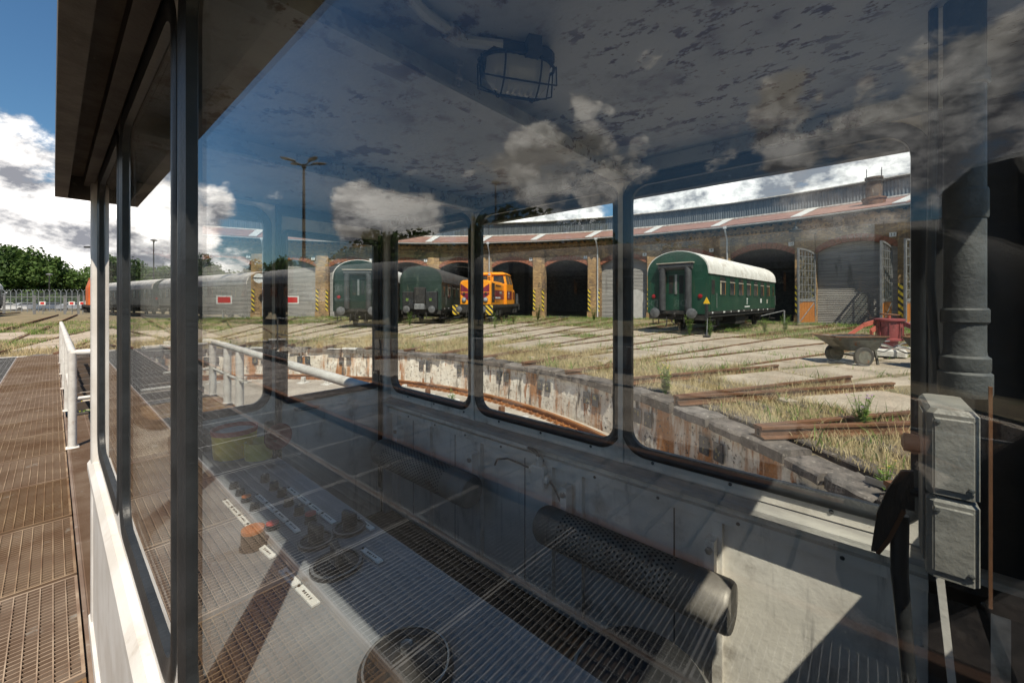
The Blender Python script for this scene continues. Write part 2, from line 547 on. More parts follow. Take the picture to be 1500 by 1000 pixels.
M['green_dull'] = pm('faded_coach_green', (.014, .032, .022), (.009, .022, .016), 1.5, .5, bump=.05, spots=(((.10, .12, .09), 3, .55, .8, (1, 1, .4)),))
M['coach_dark'] = pm('dark_coach_paint', (.03, .04, .042), (.02, .027, .03), 2, .4, bump=.03)
M['roof_white'] = pm('white_coach_roof', (.74, .72, .68), (.60, .58, .54), 1.2, .6, bump=.05, spots=(((.44, .40, .35), 1.6, .48, .72, (1, 1, 1)), ((.30, .25, .20), 6, .60, .74, (1, 1, .3))))
M['roof_grey'] = pm('grey_coach_roof', (.32, .31, .29), (.24, .23, .215), 1.2, .6, bump=.05)
M['underframe'] = pm('underframe_black', (.03, .027, .025), (.016, .015, .014), 4, .8, bump=.2, spots=(((.10, .06, .035), 5, .62, .75, (1, 1, 1)),))
M['bellows'] = pm('grey_rubber_bellows', (.055, .057, .06), (.035, .036, .038), 5, .6, bump=.15)
M['buffer'] = pm('worn_buffer_steel', (.16, .16, .165), (.09, .09, .092), 5, .5, .3, bump=.05)
M['coach_glass'] = pm('coach_window_dark_glass', (.022, .026, .028), (.045, .038, .03), 1.6, .12, bump=0, spec=.3, lo=.45, hi=.6)
M['curtain'] = pm('coach_curtain', (.42, .38, .26), (.28, .24, .15), 9, .8, bump=.3, stretch=(8, 8, .2))
M['pale_sash'] = pm('pale_window_sash', (.40, .37, .31), (.30, .26, .2), 4, .5, bump=0)
M['mark_white'] = pm('white_lettering', (.70, .70, .68), (.60, .60, .58), 8, .6, bump=0)
M['orange'] = pm('orange_engine_paint', (.86, .31, .012), (.76, .26, .01), 1.5, .38, bump=.02, spots=(((.45, .17, .04), 4, .66, .8, (1, 1, .5)),))
M['orange_red'] = pm('faded_red_orange_paint', (.62, .15, .035), (.50, .11, .03), 1.5, .45, bump=.02)
M['maroon'] = pm('maroon_engine_band', (.20, .018, .035), (.15, .013, .028), 2, .4, bump=.02)
M['red'] = pm('signal_red', (.52, .022, .018), (.44, .02, .018), 3, .5, bump=0)
M['lamp_red'] = pm('tail_lamp_red', (.30, .012, .016), (.22, .01, .012), 9, .2, bump=0)
M['yellow'] = pm('signal_yellow', (.75, .45, .02), (.65, .38, .02), 3, .5, bump=0)
M['lens'] = pm('headlamp_lens', (.55, .56, .58), (.40, .42, .45), 30, .15, .4, bump=0)
M['machine_red'] = pm('oxide_red_machine_paint', (.27, .065, .062), (.20, .045, .048), 4, .5, bump=.08, spots=(((.12, .04, .03), 8, .58, .74, (1, 1, 1)), ((.36, .14, .11), 14, .64, .76, (1, 1, 1))))
M['arm_red'] = pm('salmon_red_arm', (.46, .125, .085), (.36, .09, .06), 4, .5, bump=.08)
M['cart_grey'] = pm('cart_grey_green', (.15, .145, .12), (.10, .095, .08), 6, .7, .1, bump=.2, spots=((rust, 7, .56, .7, (1, 1, 1)),))
M['tyre'] = pm('tyre_rubber', (.045, .042, .038), (.07, .062, .052), 6, .85, bump=.3)
M['coal'] = pm('coal_heap', (.02, .019, .018), (.05, .047, .045), 14, .9, bump=1.0, bscale=30)
M['heater'] = pm('perforated_heater_steel', (.25, .225, .19), (.16, .135, .11), 5, .65, .1, bump=.1, spots=(((.10, .05, .025), 6, .58, .72, (1, 1, 1)), ((.21, .2, .185), 9, .64, .78, (1, 1, 1))))
M['heater_cap'] = pm('dull_steel_cap', (.27, .25, .22), (.16, .145, .13), 5, .5, .3, bump=.06)
M['hole'] = pm('hole_black', (.008, .008, .008), (.006, .006, .006), 5, .9, bump=0)
M['box_white'] = pm('lumpy_offwhite_enamel', (.25, .245, .225), (.17, .165, .15), 7, .5, bump=.45, bscale=9, spots=(((.17, .09, .045), 9, .66, .74, (1, 1, 1)), ((.24, .22, .19), 14, .6, .74, (1, 1, .3))))
M['pipe_grey'] = pm('painted_pipe_grey', (.085, .09, .09), (.045, .048, .05), 5, .6, bump=.3, spots=(((.04, .04, .04), 8, .55, .7, (1, 1, .4)),))
M['desk'] = pm('desk_grey_paint', (.25, .26, .27), (.18, .19, .20), 3, .5, bump=.06, spots=(((.14, .13, .12), 5, .58, .74, (1, 1, 1)), ((.20, .15, .11), 18, .68, .76, (1, 1, 1))))
M['bakelite'] = pm('black_bakelite', (.022, .02, .019), (.035, .031, .028), 12, .4, bump=.1)
M['cream_plate'] = pm('cream_label_plate', (.86, .85, .80), (.76, .74, .68), 14, .5, bump=0)
M['ink'] = pm('label_ink', (.05, .05, .05), (.09, .09, .09), 60, .7, bump=0)
M["tin_yellow"] = pm("yellow_tin_label", (.82, .58, .03), (.72, .44, .03), 9, .4, bump=0, spots=(((.30, .03, .03), 11, .60, .64, (1, 1, 1)),))
M['tin_yellow2'] = pm('pale_yellow_tin', (.70, .60, .14), (.60, .48, .10), 9, .45, bump=0)
M['tin_red'] = pm('red_tin_rim', (.42, .03, .035), (.34, .03, .03), 9, .4, bump=0)
M['powder'] = pm('white_powder', (.62, .60, .58), (.48, .46, .44), 20, .9, bump=.4)
M['orange_button'] = pm('orange_button', (.50, .17, .04), (.40, .13, .04), 9, .4, bump=0)
M['pink_button'] = pm('faded_red_button', (.48, .10, .085), (.38, .07, .06), 9, .4, bump=0)
M['bark'] = pm('bark', (.085, .06, .042), (.05, .036, .026), 5, .9, bump=.6, stretch=(1, 1, .2))
M['chrome'] = pm('worn_metal', (.40, .39, .37), (.28, .27, .25), 6, .35, .7, bump=.03)
M['car_silver'] = pm('silver_car_paint', (.50, .52, .55), (.46, .48, .51), 1, .25, .4, bump=0)
M['car_white'] = pm('white_car_paint', (.76, .76, .76), (.72, .72, .72), 1, .25, bump=0)
M['car_blue'] = pm('grey_blue_car_paint', (.17, .21, .27), (.15, .19, .25), 1, .25, .3, bump=0)
M['fence_zinc'] = pm('fence_zinc', (.26, .28, .30), (.19, .21, .225), 3, .5, .3, bump=0)
M['lamp_dark'] = pm('lamp_post_dark', (.05, .048, .045), (.03, .03, .028), 3, .55, .2, bump=.05)
M['lamp_alu'] = pm('lamp_head_aluminium', (.33, .33, .32), (.22, .22, .21), 3, .4, .5, bump=0)

def leaf_mat(name, c1, c2, c3):
    m, nt, b = base_mat(name)
    v = _coords(nt, 'world', (1, 1, 1))
    c = _mix(nt, _range(nt, _noise(nt, v, .9, 4), .35, .65), c1, c2)
    c = _mix(nt, _range(nt, _noise(nt, v, 6, 3), .55, .75), c, c3)
    nt.links.new(c, b.inputs['Base Color'])
    b.inputs['Roughness'].default_value = .65
    b.inputs['Specular IOR Level'].default_value = .25
    tr = nt.nodes.new('ShaderNodeBsdfTranslucent')
    nt.links.new(c, tr.inputs[0])
    mx = nt.nodes.new('ShaderNodeMixShader')
    mx.inputs[0].default_value = .28
    nt.links.new(b.outputs[0], mx.inputs[1])
    nt.links.new(tr.outputs[0], mx.inputs[2])
    nt.links.new(mx.outputs[0], nt.nodes['Material Output'].inputs[0])
    return m
M['leaf'] = leaf_mat('deciduous_leaves', (.05, .10, .02), (.08, .13, .03), (.13, .18, .045))
M['leaf_dark'] = leaf_mat('dark_leaves', (.032, .066, .016), (.052, .092, .022), (.085, .125, .033))
M['straw'] = leaf_mat('dry_grass_straw', (.46, .365, .19), (.56, .46, .27), (.33, .24, .11))
M['weed'] = leaf_mat('green_weed', (.12, .21, .04), (.18, .27, .06), (.28, .32, .09))
M['flower_yellow'] = pm('yellow_petals', (.80, .58, .03), (.70, .48, .02), 30, .7, bump=0)
M['flower_violet'] = pm('violet_petals', (.32, .14, .36), (.26, .10, .3), 30, .7, bump=0)
M['weed_red'] = leaf_mat('reddish_sorrel', (.20, .07, .05), (.28, .12, .08), (.14, .12, .05))

def brick_mat():
    m, nt, b = base_mat('yellow_brick')
    tcn = nt.nodes.new('ShaderNodeTexCoord')
    sp = nt.nodes.new('ShaderNodeSeparateXYZ')
    nt.links.new(tcn.outputs['Object'], sp.inputs[0])
    cb = nt.nodes.new('ShaderNodeCombineXYZ')
    nt.links.new(_m(nt, 'ADD', sp.outputs[0], sp.outputs[1]), cb.inputs[0])
    nt.links.new(sp.outputs[2], cb.inputs[1])
    bt = nt.nodes.new('ShaderNodeTexBrick')
    bt.inputs['Scale'].default_value = 1
    bt.inputs['Brick Width'].default_value = .26
    bt.inputs['Row Height'].default_value = .085
    bt.inputs['Mortar Size'].default_value = .012
    bt.inputs['Color1'].default_value = (.42, .255, .10, 1)
    bt.inputs['Color2'].default_value = (.26, .145, .06, 1)
    bt.inputs['Mortar'].default_value = (.20, .16, .12, 1)
    nt.links.new(cb.outputs[0], bt.inputs['Vector'])
    n = _range(nt, _noise(nt, _coords(nt, 'world', (1, 1, .5)), 1.0, 6), .46, .68)
    c = _mix(nt, _m(nt, 'MULTIPLY', n, .9), bt.outputs[0], (.10, .07, .05))
    n2 = _range(nt, _noise(nt, _coords(nt, 'world', (3, 3, 9)), 1.6, 4), .58, .7)
    c = _mix(nt, n2, c, (.055, .042, .034))
    n3 = _range(nt, _noise(nt, _coords(nt, 'world', (1, 1, 2.2)), 2.1, 2), .57, .61)
    c = _mix(nt, _m(nt, 'MULTIPLY', n3, .55), c, (.50, .33, .15))
    nt.links.new(c, b.inputs['Base Color'])
    b.inputs['Roughness'].default_value = .9
    bp = nt.nodes.new('ShaderNodeBump')
    bp.inputs['Strength'].default_value = .5
    bp.inputs['Distance'].default_value = .015
    nt.links.new(bt.outputs['Fac'], bp.inputs['Height'])
    bp.invert = True
    nt.links.new(bp.outputs[0], b.inputs['Normal'])
    return m
M['brick'] = brick_mat()
M['arch_brick'] = pm('red_arch_brick', (.30, .105, .055), (.19, .075, .045), 2, .9, bump=.3, stretch=(4, 4, 4), spots=(((.40, .27, .18), 5, .60, .72, (1, 1, 1)),))

def shutter_mat():
    m, nt, b = base_mat('grey_roller_shutter')
    tcn = nt.nodes.new('ShaderNodeTexCoord')
    sp = nt.nodes.new('ShaderNodeSeparateXYZ')
    nt.links.new(tcn.outputs['Object'], sp.inputs[0])
    fr = _m(nt, 'FRACT', _m(nt, 'MULTIPLY', sp.outputs[2], 1 / .13))
    v = _coords(nt, 'world', (.45, .45, 9))
    c = _mix(nt, _range(nt, _noise(nt, v, 1, 5), .35, .65), (.30, .285, .265), (.20, .19, .18))
    c = _mix(nt, _range(nt, _noise(nt, _coords(nt, 'world', (2, 2, .4)), 1, 5), .56, .75), c, (.13, .12, .11))
    nt.links.new(c, b.inputs['Base Color'])
    b.inputs['Roughness'].default_value = .6
    h = _m(nt, 'SINE', _m(nt, 'MULTIPLY', fr, PI))
    bp = nt.nodes.new('ShaderNodeBump')
    bp.inputs['Strength'].default_value = 1
    bp.inputs['Distance'].default_value = .03
    nt.links.new(h, bp.inputs['Height'])
    nt.links.new(bp.outputs[0], b.inputs['Normal'])
    return m
M['shutter'] = shutter_mat()
C0 = Vector((-3.0, 8.0, 0.0))           # centre of the turntable
def polar(a, r, z=0):
    return (C0.x + r * math.cos(R_(a)), C0.y + r * math.sin(R_(a)), z)
# ================================================================== ground, pit and tracks
def arc_sheet(r0, r1, a0, a1, z, na, nr, dz=None):
    mb = MB()
    for i in range(nr + 1):
        r = r0 + (r1 - r0) * i / nr
        for j in range(na + 1):
            a = a0 + (a1 - a0) * j / na
            x, y, _ = polar(a, r)
            mb.v.append((x, y, z + (dz(r, a) if dz else 0)))
    for i in range(nr):
        for j in range(na):
            p = i * (na + 1) + j
            mb.f.append((p, p + na + 1, p + na + 2, p + 1))
    return mb
gm = MB()
radii = [11.35, 12, 13, 15, 18, 22, 28, 36, 48, 70, 120, 300, 900]
NA = 120
for i, r in enumerate(radii):
    for j in range(NA):
        x, y, _ = polar(360 * j / NA, r)
        z = -.10 + (.10 if r > 13 else .04) * (1 if r > 11.4 else 0) - (0 if r < 28 else .12)
        gm.v.append((x, y, z + (random.uniform(-.02, .02) if 11.5 < r < 40 else 0)))
for i in range(len(radii) - 1):
    for j in range(NA):
        j2 = (j + 1) % NA
        gm.f.append((i * NA + j, (i + 1) * NA + j, (i + 1) * NA + j2, i * NA + j2))
ground = gm.build('ground', M['soil'])
shade(ground.data, 60)
tag(ground, 'dry sandy railway yard ground around the turntable', kind='structure')

PR, PZ = 11.1, -1.0
fl = MB()
fl.lathe([(PR + .05, PZ - .3), (PR + .05, PZ), (9.2, PZ + .02), (8.6, PZ - .05), (.6, PZ - .12)], 96, (C0.x, C0.y, 0))
pit_floor = fl.build('pit_floor', M['pit_floor'])
tag(pit_floor, 'pale concrete floor of the turntable pit', kind='structure')

pw = root('pit_wall', 'curved whitewashed turntable pit wall with brown rust runs', 'wall', (C0.x, C0.y, 0))
w = MB()
nseg = 144
prof = [(PR + .35, PZ - .2), (PR + .02, PZ - .2), (PR, PZ + .12), (PR + .025, -.40), (PR + .02, -.15), (PR + .35, -.15)]
w.lathe(prof, nseg, caps=False)
w.build('wall_face', M['pit_wall'], pw, True)
# coping: weathered timber baulks with gaps, white edged on the sunny north-east side
k = 0
a = -70.0
while a < 112:
    da = random.uniform(2.6, 4.2)
    white = a > 16 and random.random() < .6
    mb = MB()
    n = 4
    r0, r1 = PR - .03 - random.uniform(0, .06), PR + .30 + random.uniform(0, .08)
    z1 = random.uniform(-.05, .02)
    a1 = a + da - random.uniform(.12, .4)
    vs, fs = [], []
    for i in range(n + 1):
        t = R_(a + (a1 - a) * i / n)
        c_, s_ = math.cos(t), math.sin(t)
        j1, j2 = random.uniform(-.02, .02), random.uniform(-.02, .012)
        for r, z in ((r0 + j1, -.16), (r0 + j1, z1 - .03), (r0 + .03 + j1, z1 + j2), (r1 - .03, z1 + j2), (r1, z1 - .02), (r1, -.16)):
            vs.append((r * c_, r * s_, z))
    for i in range(n):
        for j in range(6):
            j2 = (j + 1) % 6
            fs.append((i * 6 + j, i * 6 + j2, (i + 1) * 6 + j2, (i + 1) * 6 + j))
    fs += [(0, 1, 2, 3, 4, 5), tuple(n * 6 + j for j in (5, 4, 3, 2, 1, 0))]
    mb.add(vs, fs)
    mb.build('coping_baulk', M['timber'], pw)
    if white:
        e = MB()
        vs, fs = [], []
        for i in range(n + 1):
            t = R_(a + (a1 - a) * i / n)
            c_, s_ = math.cos(t), math.sin(t)
            for r, z in ((r0 - .02, -.025), (r0 - .02, z1 + .02), (r0 + .10, z1 + .024), (r0 + .10, z1 + .012)):
                vs.append((r * c_, r * s_, z))
        for i in range(n):
            for j in range(4):
                j2 = (j + 1) % 4
                fs.append((i * 4 + j, i * 4 + j2, (i + 1) * 4 + j2, (i + 1) * 4 + j))
        e.add(vs, fs + [(0, 1, 2, 3), tuple(n * 4 + j for j in (3, 2, 1, 0))])
        e.build('edge_strip', M['coping_white'], pw)
    a += da
# number plates painted on steel sheets at each track
TR = [-48.2, -40.1, -32.0, -24.0, -15.9, -7.8, .3, 8.3, 16.4]
BAYS = [(k, 66 + 4.035 - 8.07 * k) for k in range(0, 13)]       # shed bay number, angle of its centre line
plate_m = MB().box(-.085, .085, -.012, .012, -.125, .125).mesh('number_plate', pm('chipped_blue_black_plate', (.035, .038, .045), (.06, .062, .066), 9, .6, bump=.2, spots=(((.36, .33, .28), 16, .60, .68, (1, 1, 1)),)))
plate_y = pm('worn_yellow_figures', (.30, .25, .11), (.16, .14, .08), 40, .7, bump=0)
# (angle, figures still readable)
for ang, fig in ((-43.2, '5'), (-35.1, ''), (-27.0, ''), (-19.2, ''), (-11, ''), (-3, ''), (5.2, ''), (13.2, ''), (21.4, ''), (29.6, ''), (37.6, ''), (45.6, ''), (53.5, ''), (61.6, '')):
    for da, f in ((-.72, fig), (.74, '')):
        r = PR - .02
        loc = (r * math.cos(R_(ang + da)), r * math.sin(R_(ang + da)), -.42)
        o = link('number_plate', plate_m, pw, loc, (0, 0, R_(ang + da - 90)))
        if f:
            text_mesh(f, .23, plate_y, 'figure', o, (.0, -.016, 0), (R_(90), 0, 0), .012)
        else:
            mk = MB()
            for q in range(4):
                if random.random() < .8:
                    u = random.uniform(-.06, .035)
                    v = random.uniform(-.1, .06)
                    mk.box(u, u + random.uniform(.012, .03), -.016, -.0125, v, v + random.uniform(.02, .06))
            if mk.v: mk.build('worn_paint', plate_y, o)

# circular running rail in the pit, on chairs, with buffer pads
rr = root('pit_ring_rail', 'curved orange rusty running rail at the foot of the pit wall', 'rail', (C0.x, C0.y, PZ))
rb = MB()
R0 = 10.68
rb.lathe([(R0 - .07, .0), (R0 - .07, .018), (R0 - .012, .03), (R0 - .012, .10), (R0 - .036, .112), (R0 - .036, .148), (R0 + .036, .148), (R0 + .036, .112), (R0 + .012, .10), (R0 + .012, .03), (R0 + .07, .018), (R0 + .07, 0)], 144, caps=False)
rb.build('rail', M['rail_bright'], rr)
chair = MB()
chair.box(-.15, .15, -.08, .08, 0, .022)
chair.box(-.13, -.075, -.045, .045, .022, .06)
chair.box(.075, .13, -.045, .045, .022, .06)
chair.lathe([(.02, .06), (.02, .085), (.012, .09)], 6, (-.1, 0, 0))
chm = chair.mesh('rail_chair', M['rail_bright'])
for i in range(150):
    an = -62 + 1.2 * i
    if an > 110: break
    link('rail_chair', chm, rr, (R0 * math.cos(R_(an)), R0 * math.sin(R_(an)), -.004), (0, 0, R_(an)))
for i in range(30):
    an = -58 + 5.4 * i + random.uniform(-.3, .3)
    if an > 100: break
    x, y, _ = polar(an, 9.95 + random.uniform(-.06, .06))
    t = root('stop_pedestal', 'small rust-streaked whitewashed steel stub on the pit floor beside the ring rail', 'pedestal', (x, y, PZ + .01), R_(an), 'stubs standing on the pit floor')
    b = MB()
    b.bbox(-.17, .17, -.15, .15, 0, .035, .02)
    b.build('base', M['coping_white'], t)
    b = MB()
    b.bbox(-.06, .06, -.055, .055, .035, .19, .012)
    b.box(-.085, -.06, -.02, .02, .035, .12)
    b.build('stub', M['rail_white'] if i % 3 else M['rail_steel'], t)

# ---- radial tracks
def rail_profile(h=.14):
    return [(-.07, 0), (.07, 0), (.07, .012), (.012, .026), (.012, h - .045), (.036, h - .035), (.036, h - .004), (.028, h), (-.028, h), (-.036, h - .004), (-.036, h - .035), (-.012, h - .045), (-.012, .026), (-.07, .012)]
rail_meshes = {}
def rail_mesh(L):
    if L not in rail_meshes:
        rail_meshes[L] = MB().prism(rail_profile(), 0, L, 'y').mesh('rail', M['rail_steel'])
    return rail_meshes[L]
# track centre lines: in front of the shed bays, and on round the yard to both sides
TRACKS = [70.035 - 8.07 * k for k in range(1, 13)] + [70.035, 78.1, 86.2, 94.3, 102.4] + [-34.9, -43.0, -51.0]
TRACK_LABEL = {62: 'rusty track from the pit to the second grey shutter with a red board', 54: 'rusty track from the pit past the left green coach to a closed shutter',
    46: 'rusty track under the leftmost green coach at the shed', 38: 'rusty track under the faded green coach with dark end cabinets',
    30: 'rusty track under the bright orange engine', 22: 'rusty track into the open dark gateway with the ladders', 13: 'rusty track to the grey shutter with a pale hatch',
    5: 'rusty track to the gateway left behind the nearest green coach', -3: 'rusty track under the nearest green coach with white roof', -11: 'rusty track to the last shuttered gateway beside the orange planks',
    -19: 'rusty track behind the red drum jack', -27: 'rusty track running past the tipping carts', 70: 'rusty track to the first grey shutter, left of the brick pillar',
    78: 'rusty track passing left of the shed, seen through the first panes', 86: 'rusty track leading to the faded orange red engine', 94: 'rusty track crossing dry grass towards the yard gate',
    102: 'rusty track at the left picture edge beyond the walkway', -35: 'pair of rail ends by the violet thistle at the pit edge', -43: 'nearest pair of rail ends at the pit edge by the window corner', -51: 'rail ends beyond the lower right window corner'}
for a in TRACKS:
    t = root('radial_track', TRACK_LABEL.get(round(a), 'rusty rails fanning out from the pit edge into dry grass'), 'track', (*polar(a, 0)[:2], -.14), R_(a - 90), 'tracks fanning out from the turntable')
    L = 27.5 if a < 68 else (52 if a > 74 else 30)
    if a < -21:
        # short stubs of rail lying proud of the dirt at the near edge
        t.location.z = -.055
        L = 4.6 if a > -45 else 9.0
    for sx in (-1, 1):
        link('rail', rail_mesh(L), t, (sx * .7525, PR + .02 - .03 * sx * 0, .045))
    sl = MB()
    # sleepers only where they show, near the pit edge
    for q in range(3):
        s_ = MB().bbox(-.80, .80, PR + .55 + q * .75 - .12, PR + .55 + q * .75 + .12, -.12, .035, .015)
        s_.build('sleeper', M['timber'], t)

# ---- concrete slabs between and beside the rails
pave = bpy.data.objects.new('paving', None)
col.objects.link(pave)
tag(pave, 'worn concrete slabs laid between the radial rails', kind='structure')
SLABS = []
def slab(a, x0, x1, xa0, xa1, r0, r1, z=.0):
    # trapezoid in the frame of the radial line a
    j = lambda s=.04: random.uniform(-s, s)
    p = [(x0 + j(), r0 + j()), (x1 + j(), r0 + j()), (xa1 + j(), r1 + j()), (xa0 + j(), r1 + j())]
    cx = sum(q[0] for q in p) / 4
    cyy = sum(q[1] for q in p) / 4
    zs = [z + random.uniform(-.012, .012) for _ in p]
    vs = [(q[0] - cx, q[1] - cyy, -.14) for q in p]
    vs += [(q[0] - cx, q[1] - cyy, zz_ - .015) for q, zz_ in zip(p, zs)]
    vs += [((q[0] - cx) * .985, (q[1] - cyy) * .988, zz_) for q, zz_ in zip(p, zs)]
    fs = [(3, 2, 1, 0), (8, 9, 10, 11)]
    for b in (0, 4):
        for i in range(4):
            k2 = (i + 1) % 4
            fs.append((b + i, b + k2, b + 4 + k2, b + 4 + i))
    mb = MB().add(vs, fs)
    ca, sa = math.cos(R_(a - 90)), math.sin(R_(a - 90))
    loc = (C0.x + cx * ca - cyy * sa, C0.y + cx * sa + cyy * ca, .028)
    mb.build('concrete_slab', M['concrete'], pave, loc=loc, rot=(0, 0, R_(a - 90)))
    SLABS.append((a, min(x0, xa0), max(x1, xa1), r0, r1))
for a in TRACKS:
    if a > 100 or a < -36: continue
    rs = 13.0 + random.uniform(0, 1.2)
    re = 24.5 if a < 62 else 22
    r = rs
    while r < re:
        L = random.uniform(1.9, 2.9)
        if random.random() < .93:
            slab(a, -.63, .63, -.63, .63, r, r + L - .07)
        r += L
    # wedge between this track and the next one round
    half = R_(8.07) / 2
    am = a - 4.035
    r = 14.2 + random.uniform(0, 1.0)
    while r < re - 1:
        L = random.uniform(1.8, 2.6)
        w0, w1 = r * math.tan(half) - .88, (r + L) * math.tan(half) - .88
        if w0 > .12 and random.random() < .86:
            slab(am, -w0, w0, -w1, w1, r, r + L - .08)
        r += L

# ================================================================== the bridge
br = root('turntable_bridge', 'turntable bridge with rusty open grating walkways and one track', 'bridge', (0, 8, 0))
def bridge(mb, name, mat, **k):  # noqa
    return world_child(mb.build(name, mat, **k), br)
for x in (-4.15, -1.85):
    g = MB()
    g.box(x - .012, x + .012, -2.9, 18.9, -.88, -.16)
    g.box(x - .16, x + .16, -2.9, 18.9, -.16, -.125)
    g.box(x - .16, x + .16, -2.9, 18.9, -.91, -.88)
    bridge(g, 'main_girder', M['girder'])
for i in range(23):
    y = -2.6 + i * .97
    g = MB()
    g.box(-5.0, 2.0, y - .04, y + .04, -.20, -.07)
    bridge(g, 'cross_beam', M['girder'])
for sx in (-1, 1):
    g = MB().prism(rail_profile(), -3.05, 19.05, 'y')
    o = bridge(g, 'rail', M['rail_steel'])
    o.location.x += -3.0 + sx * .7525
    o.location.z += -.055
pl = MB().bbox(-.60, .60, -.12, .12, -.05, .0, .01).mesh('plank', M['timber'])
for i in range(80):
    y = -2.8 + i * .275
    if y > 18.8: break
    o = link('plank', pl, br, (-3.0, y - 8, .012 + random.uniform(-.006, .006)), (0, 0, random.uniform(-.015, .015)))
def grating(w, l, nx, ny, bw, hx, hy, mat, name):
    """w across (x), l along (y); nx bars running along y, ny bars running along x"""
    g = MB()
    f = .012
    for (x0, x1, y0, y1) in ((0, w, 0, f), (0, w, l - f, l), (0, f, f, l - f), (w - f, w, f, l - f)):
        g.box(x0, x1, y0, y1, -.035, .002)
    for i in range(1, nx):
        x = w * i / nx
        g.box(x - bw / 2, x + bw / 2, f, l - f, -hx, 0)
    for j in range(1, ny):
        y = l * j / ny
        g.box(f, w - f, y - .0022, y + .0022, -hy - .002, -.002)
    me = g.mesh(name, mat)
    for p in me.polygons:
        if p.normal.z > .9: p.material_index = 1  # upward faces take the paler colour, imitating sun on the bar tops
    return me
gA = grating(.764, .968, 16, 29, .0045, .028, .022, (M['rust_grate'], M['lit_worn_top']), 'grating_panel')
gB = grating(.80, .985, 10, 28, .003, .022, .026, (M['steel_grate'], M['lit_worn_steel']), 'grating_panel')
gC = grating(.72, .985, 22, 30, .0036, .03, .028, (M['steel_grate'], M['lit_worn_steel']), 'grating_panel')
rows = [(-.668, gA), (-1.49, gB), (-2.24, gC), (-4.48, gB), (-5.0 + .0, None)]
for x0, me in rows:
    if me is None: continue
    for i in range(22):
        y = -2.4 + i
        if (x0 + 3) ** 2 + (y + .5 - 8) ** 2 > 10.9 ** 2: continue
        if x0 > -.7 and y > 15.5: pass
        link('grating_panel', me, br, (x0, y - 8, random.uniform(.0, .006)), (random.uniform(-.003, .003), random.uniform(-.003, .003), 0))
traym = MB()  .box(.002, .762, .002, .966, -.060, -.0355).mesh('dirt_tray', M['rust_dirt'])
for i in range(21):
    link('dirt_tray', traym, br, (-.668, -2.4 + i - 8, 0))
g = MB().box(-2.24, -.69, -2.4, 18.2, -.0695, -.062)
bridge(g, 'shade_sheet', M['girder'])  # added dark sheet standing in for the shade below the open gratings
# steel angles along the panel joints
for x in (-.682, .112, -1.50, -2.25):
    g = MB().box(x - .008, x + .008, -2.5, 18.3, -.05, .006)
    bridge(g, 'joint_angle', M['rust_grate'])
# narrow strip of grating under the cabin wall and the platform under the cabin
g = MB()
for i in range(440):
    y = 2.95 + i * .0125
    g.box(.128, .78, y, y + .004, -.03, 0)
for x in (.125, .30, .47, .62, .785):
    g.box(x - .004, x + .004, 2.93, 8.5, -.035, .001)
o = bridge(g, 'platform_grating', M['rust_grate'])
o['kind'] = 'stuff'
g = MB().box(.12, 1.95, 2.92, 8.7, -.075, -.045)
bridge(g, 'platform_plate', M['rust_dirt'])
g = MB().box(.125, 1.93, -.45, 2.92, -.09, -.03)
bridge(g, 'cabin_plate', M['girder'])
o = None

# ---- railings
def railing(name, label, pts_posts, rails, r_post, r_rail, mat, extra=None):
    t = root(name, label, 'railing', (pts_posts[0][0], pts_posts[0][1], 0))
    for (x, y, h) in pts_posts:
        mb = MB().tube([(x, y, 0.0), (x, y, h)], r_post, 10)
        mb.bbox(x - .055, x + .055, y - .055, y + .055, 0, .012, .008)
        world_child(mb.build('post', mat, smooth=True), t)
    for nm, pts, r in rails:
        world_child(MB().tube(pts, r, 10).build(nm, mat, smooth=True), t)
    return t
H1 = 1.06
railing('railing', 'white tubular railing along the walkway beyond the cabin, left edge of the window', [(.145, 6.7, H1), (.145, 9.0, H1), (.145, 11.3, H1), (.145, 13.6, H1), (.145, 16.0, H1)],
        [('handrail', [(.145, 16.02, H1), (.145, 6.80, H1), (.155, 6.72, H1), (.21, 6.70, H1), (1.15, 6.70, H1)], .036),
         ('mid_rail', [(.145, 16.0, .54), (.145, 6.80, .54), (.17, 6.71, .54), (1.15, 6.70, .54)], .022)], .036, .03, M['rail_white'])
railing('railing', 'stout white pipe railing on the outer platform edge, seen through the cabin door window', [(1.86, 8.66, .87), (1.86, 7.75, .87), (1.86, 7.1, .87), (1.86, 3.15, .86)],
        [('handrail', [(1.2, 8.72, .93), (1.82, 8.70, .93), (1.87, 8.6, .92), (1.87, 3.2, .86)], .05),
         ('mid_rail', [(1.2, 8.70, .45), (1.86, 8.68, .45), (1.86, 6.95, .45)], .025)], .055, .04, M['rail_white'])
t = root('buffer_tube', 'short dark red tube with a grey end and orange collar beyond the door', 'tube', (2.6, 3.4, 0))
mb = MB().tube([(2.05, 3.95, .42), (2.5, 3.45, .46)], .075, 14)
world_child(mb.build('sleeve', M['maroon'], smooth=True), t)
world_child(MB().tube([(2.46, 3.49, .457), (2.6, 3.34, .468)], .085, 14).build('end_cap', M['bellows'], smooth=True), t)
world_child(MB().tube([(1.9, 4.12, .20), (1.93, 4.08, .36), (2.07, 3.93, .42)], .078, 14).build('collar', M['orange_red'], smooth=True), t)
world_child(MB().tube([(1.9, 4.12, -.03), (1.9, 4.12, .22)], .05, 10).build('stand', M['rail_white'], smooth=True), t)
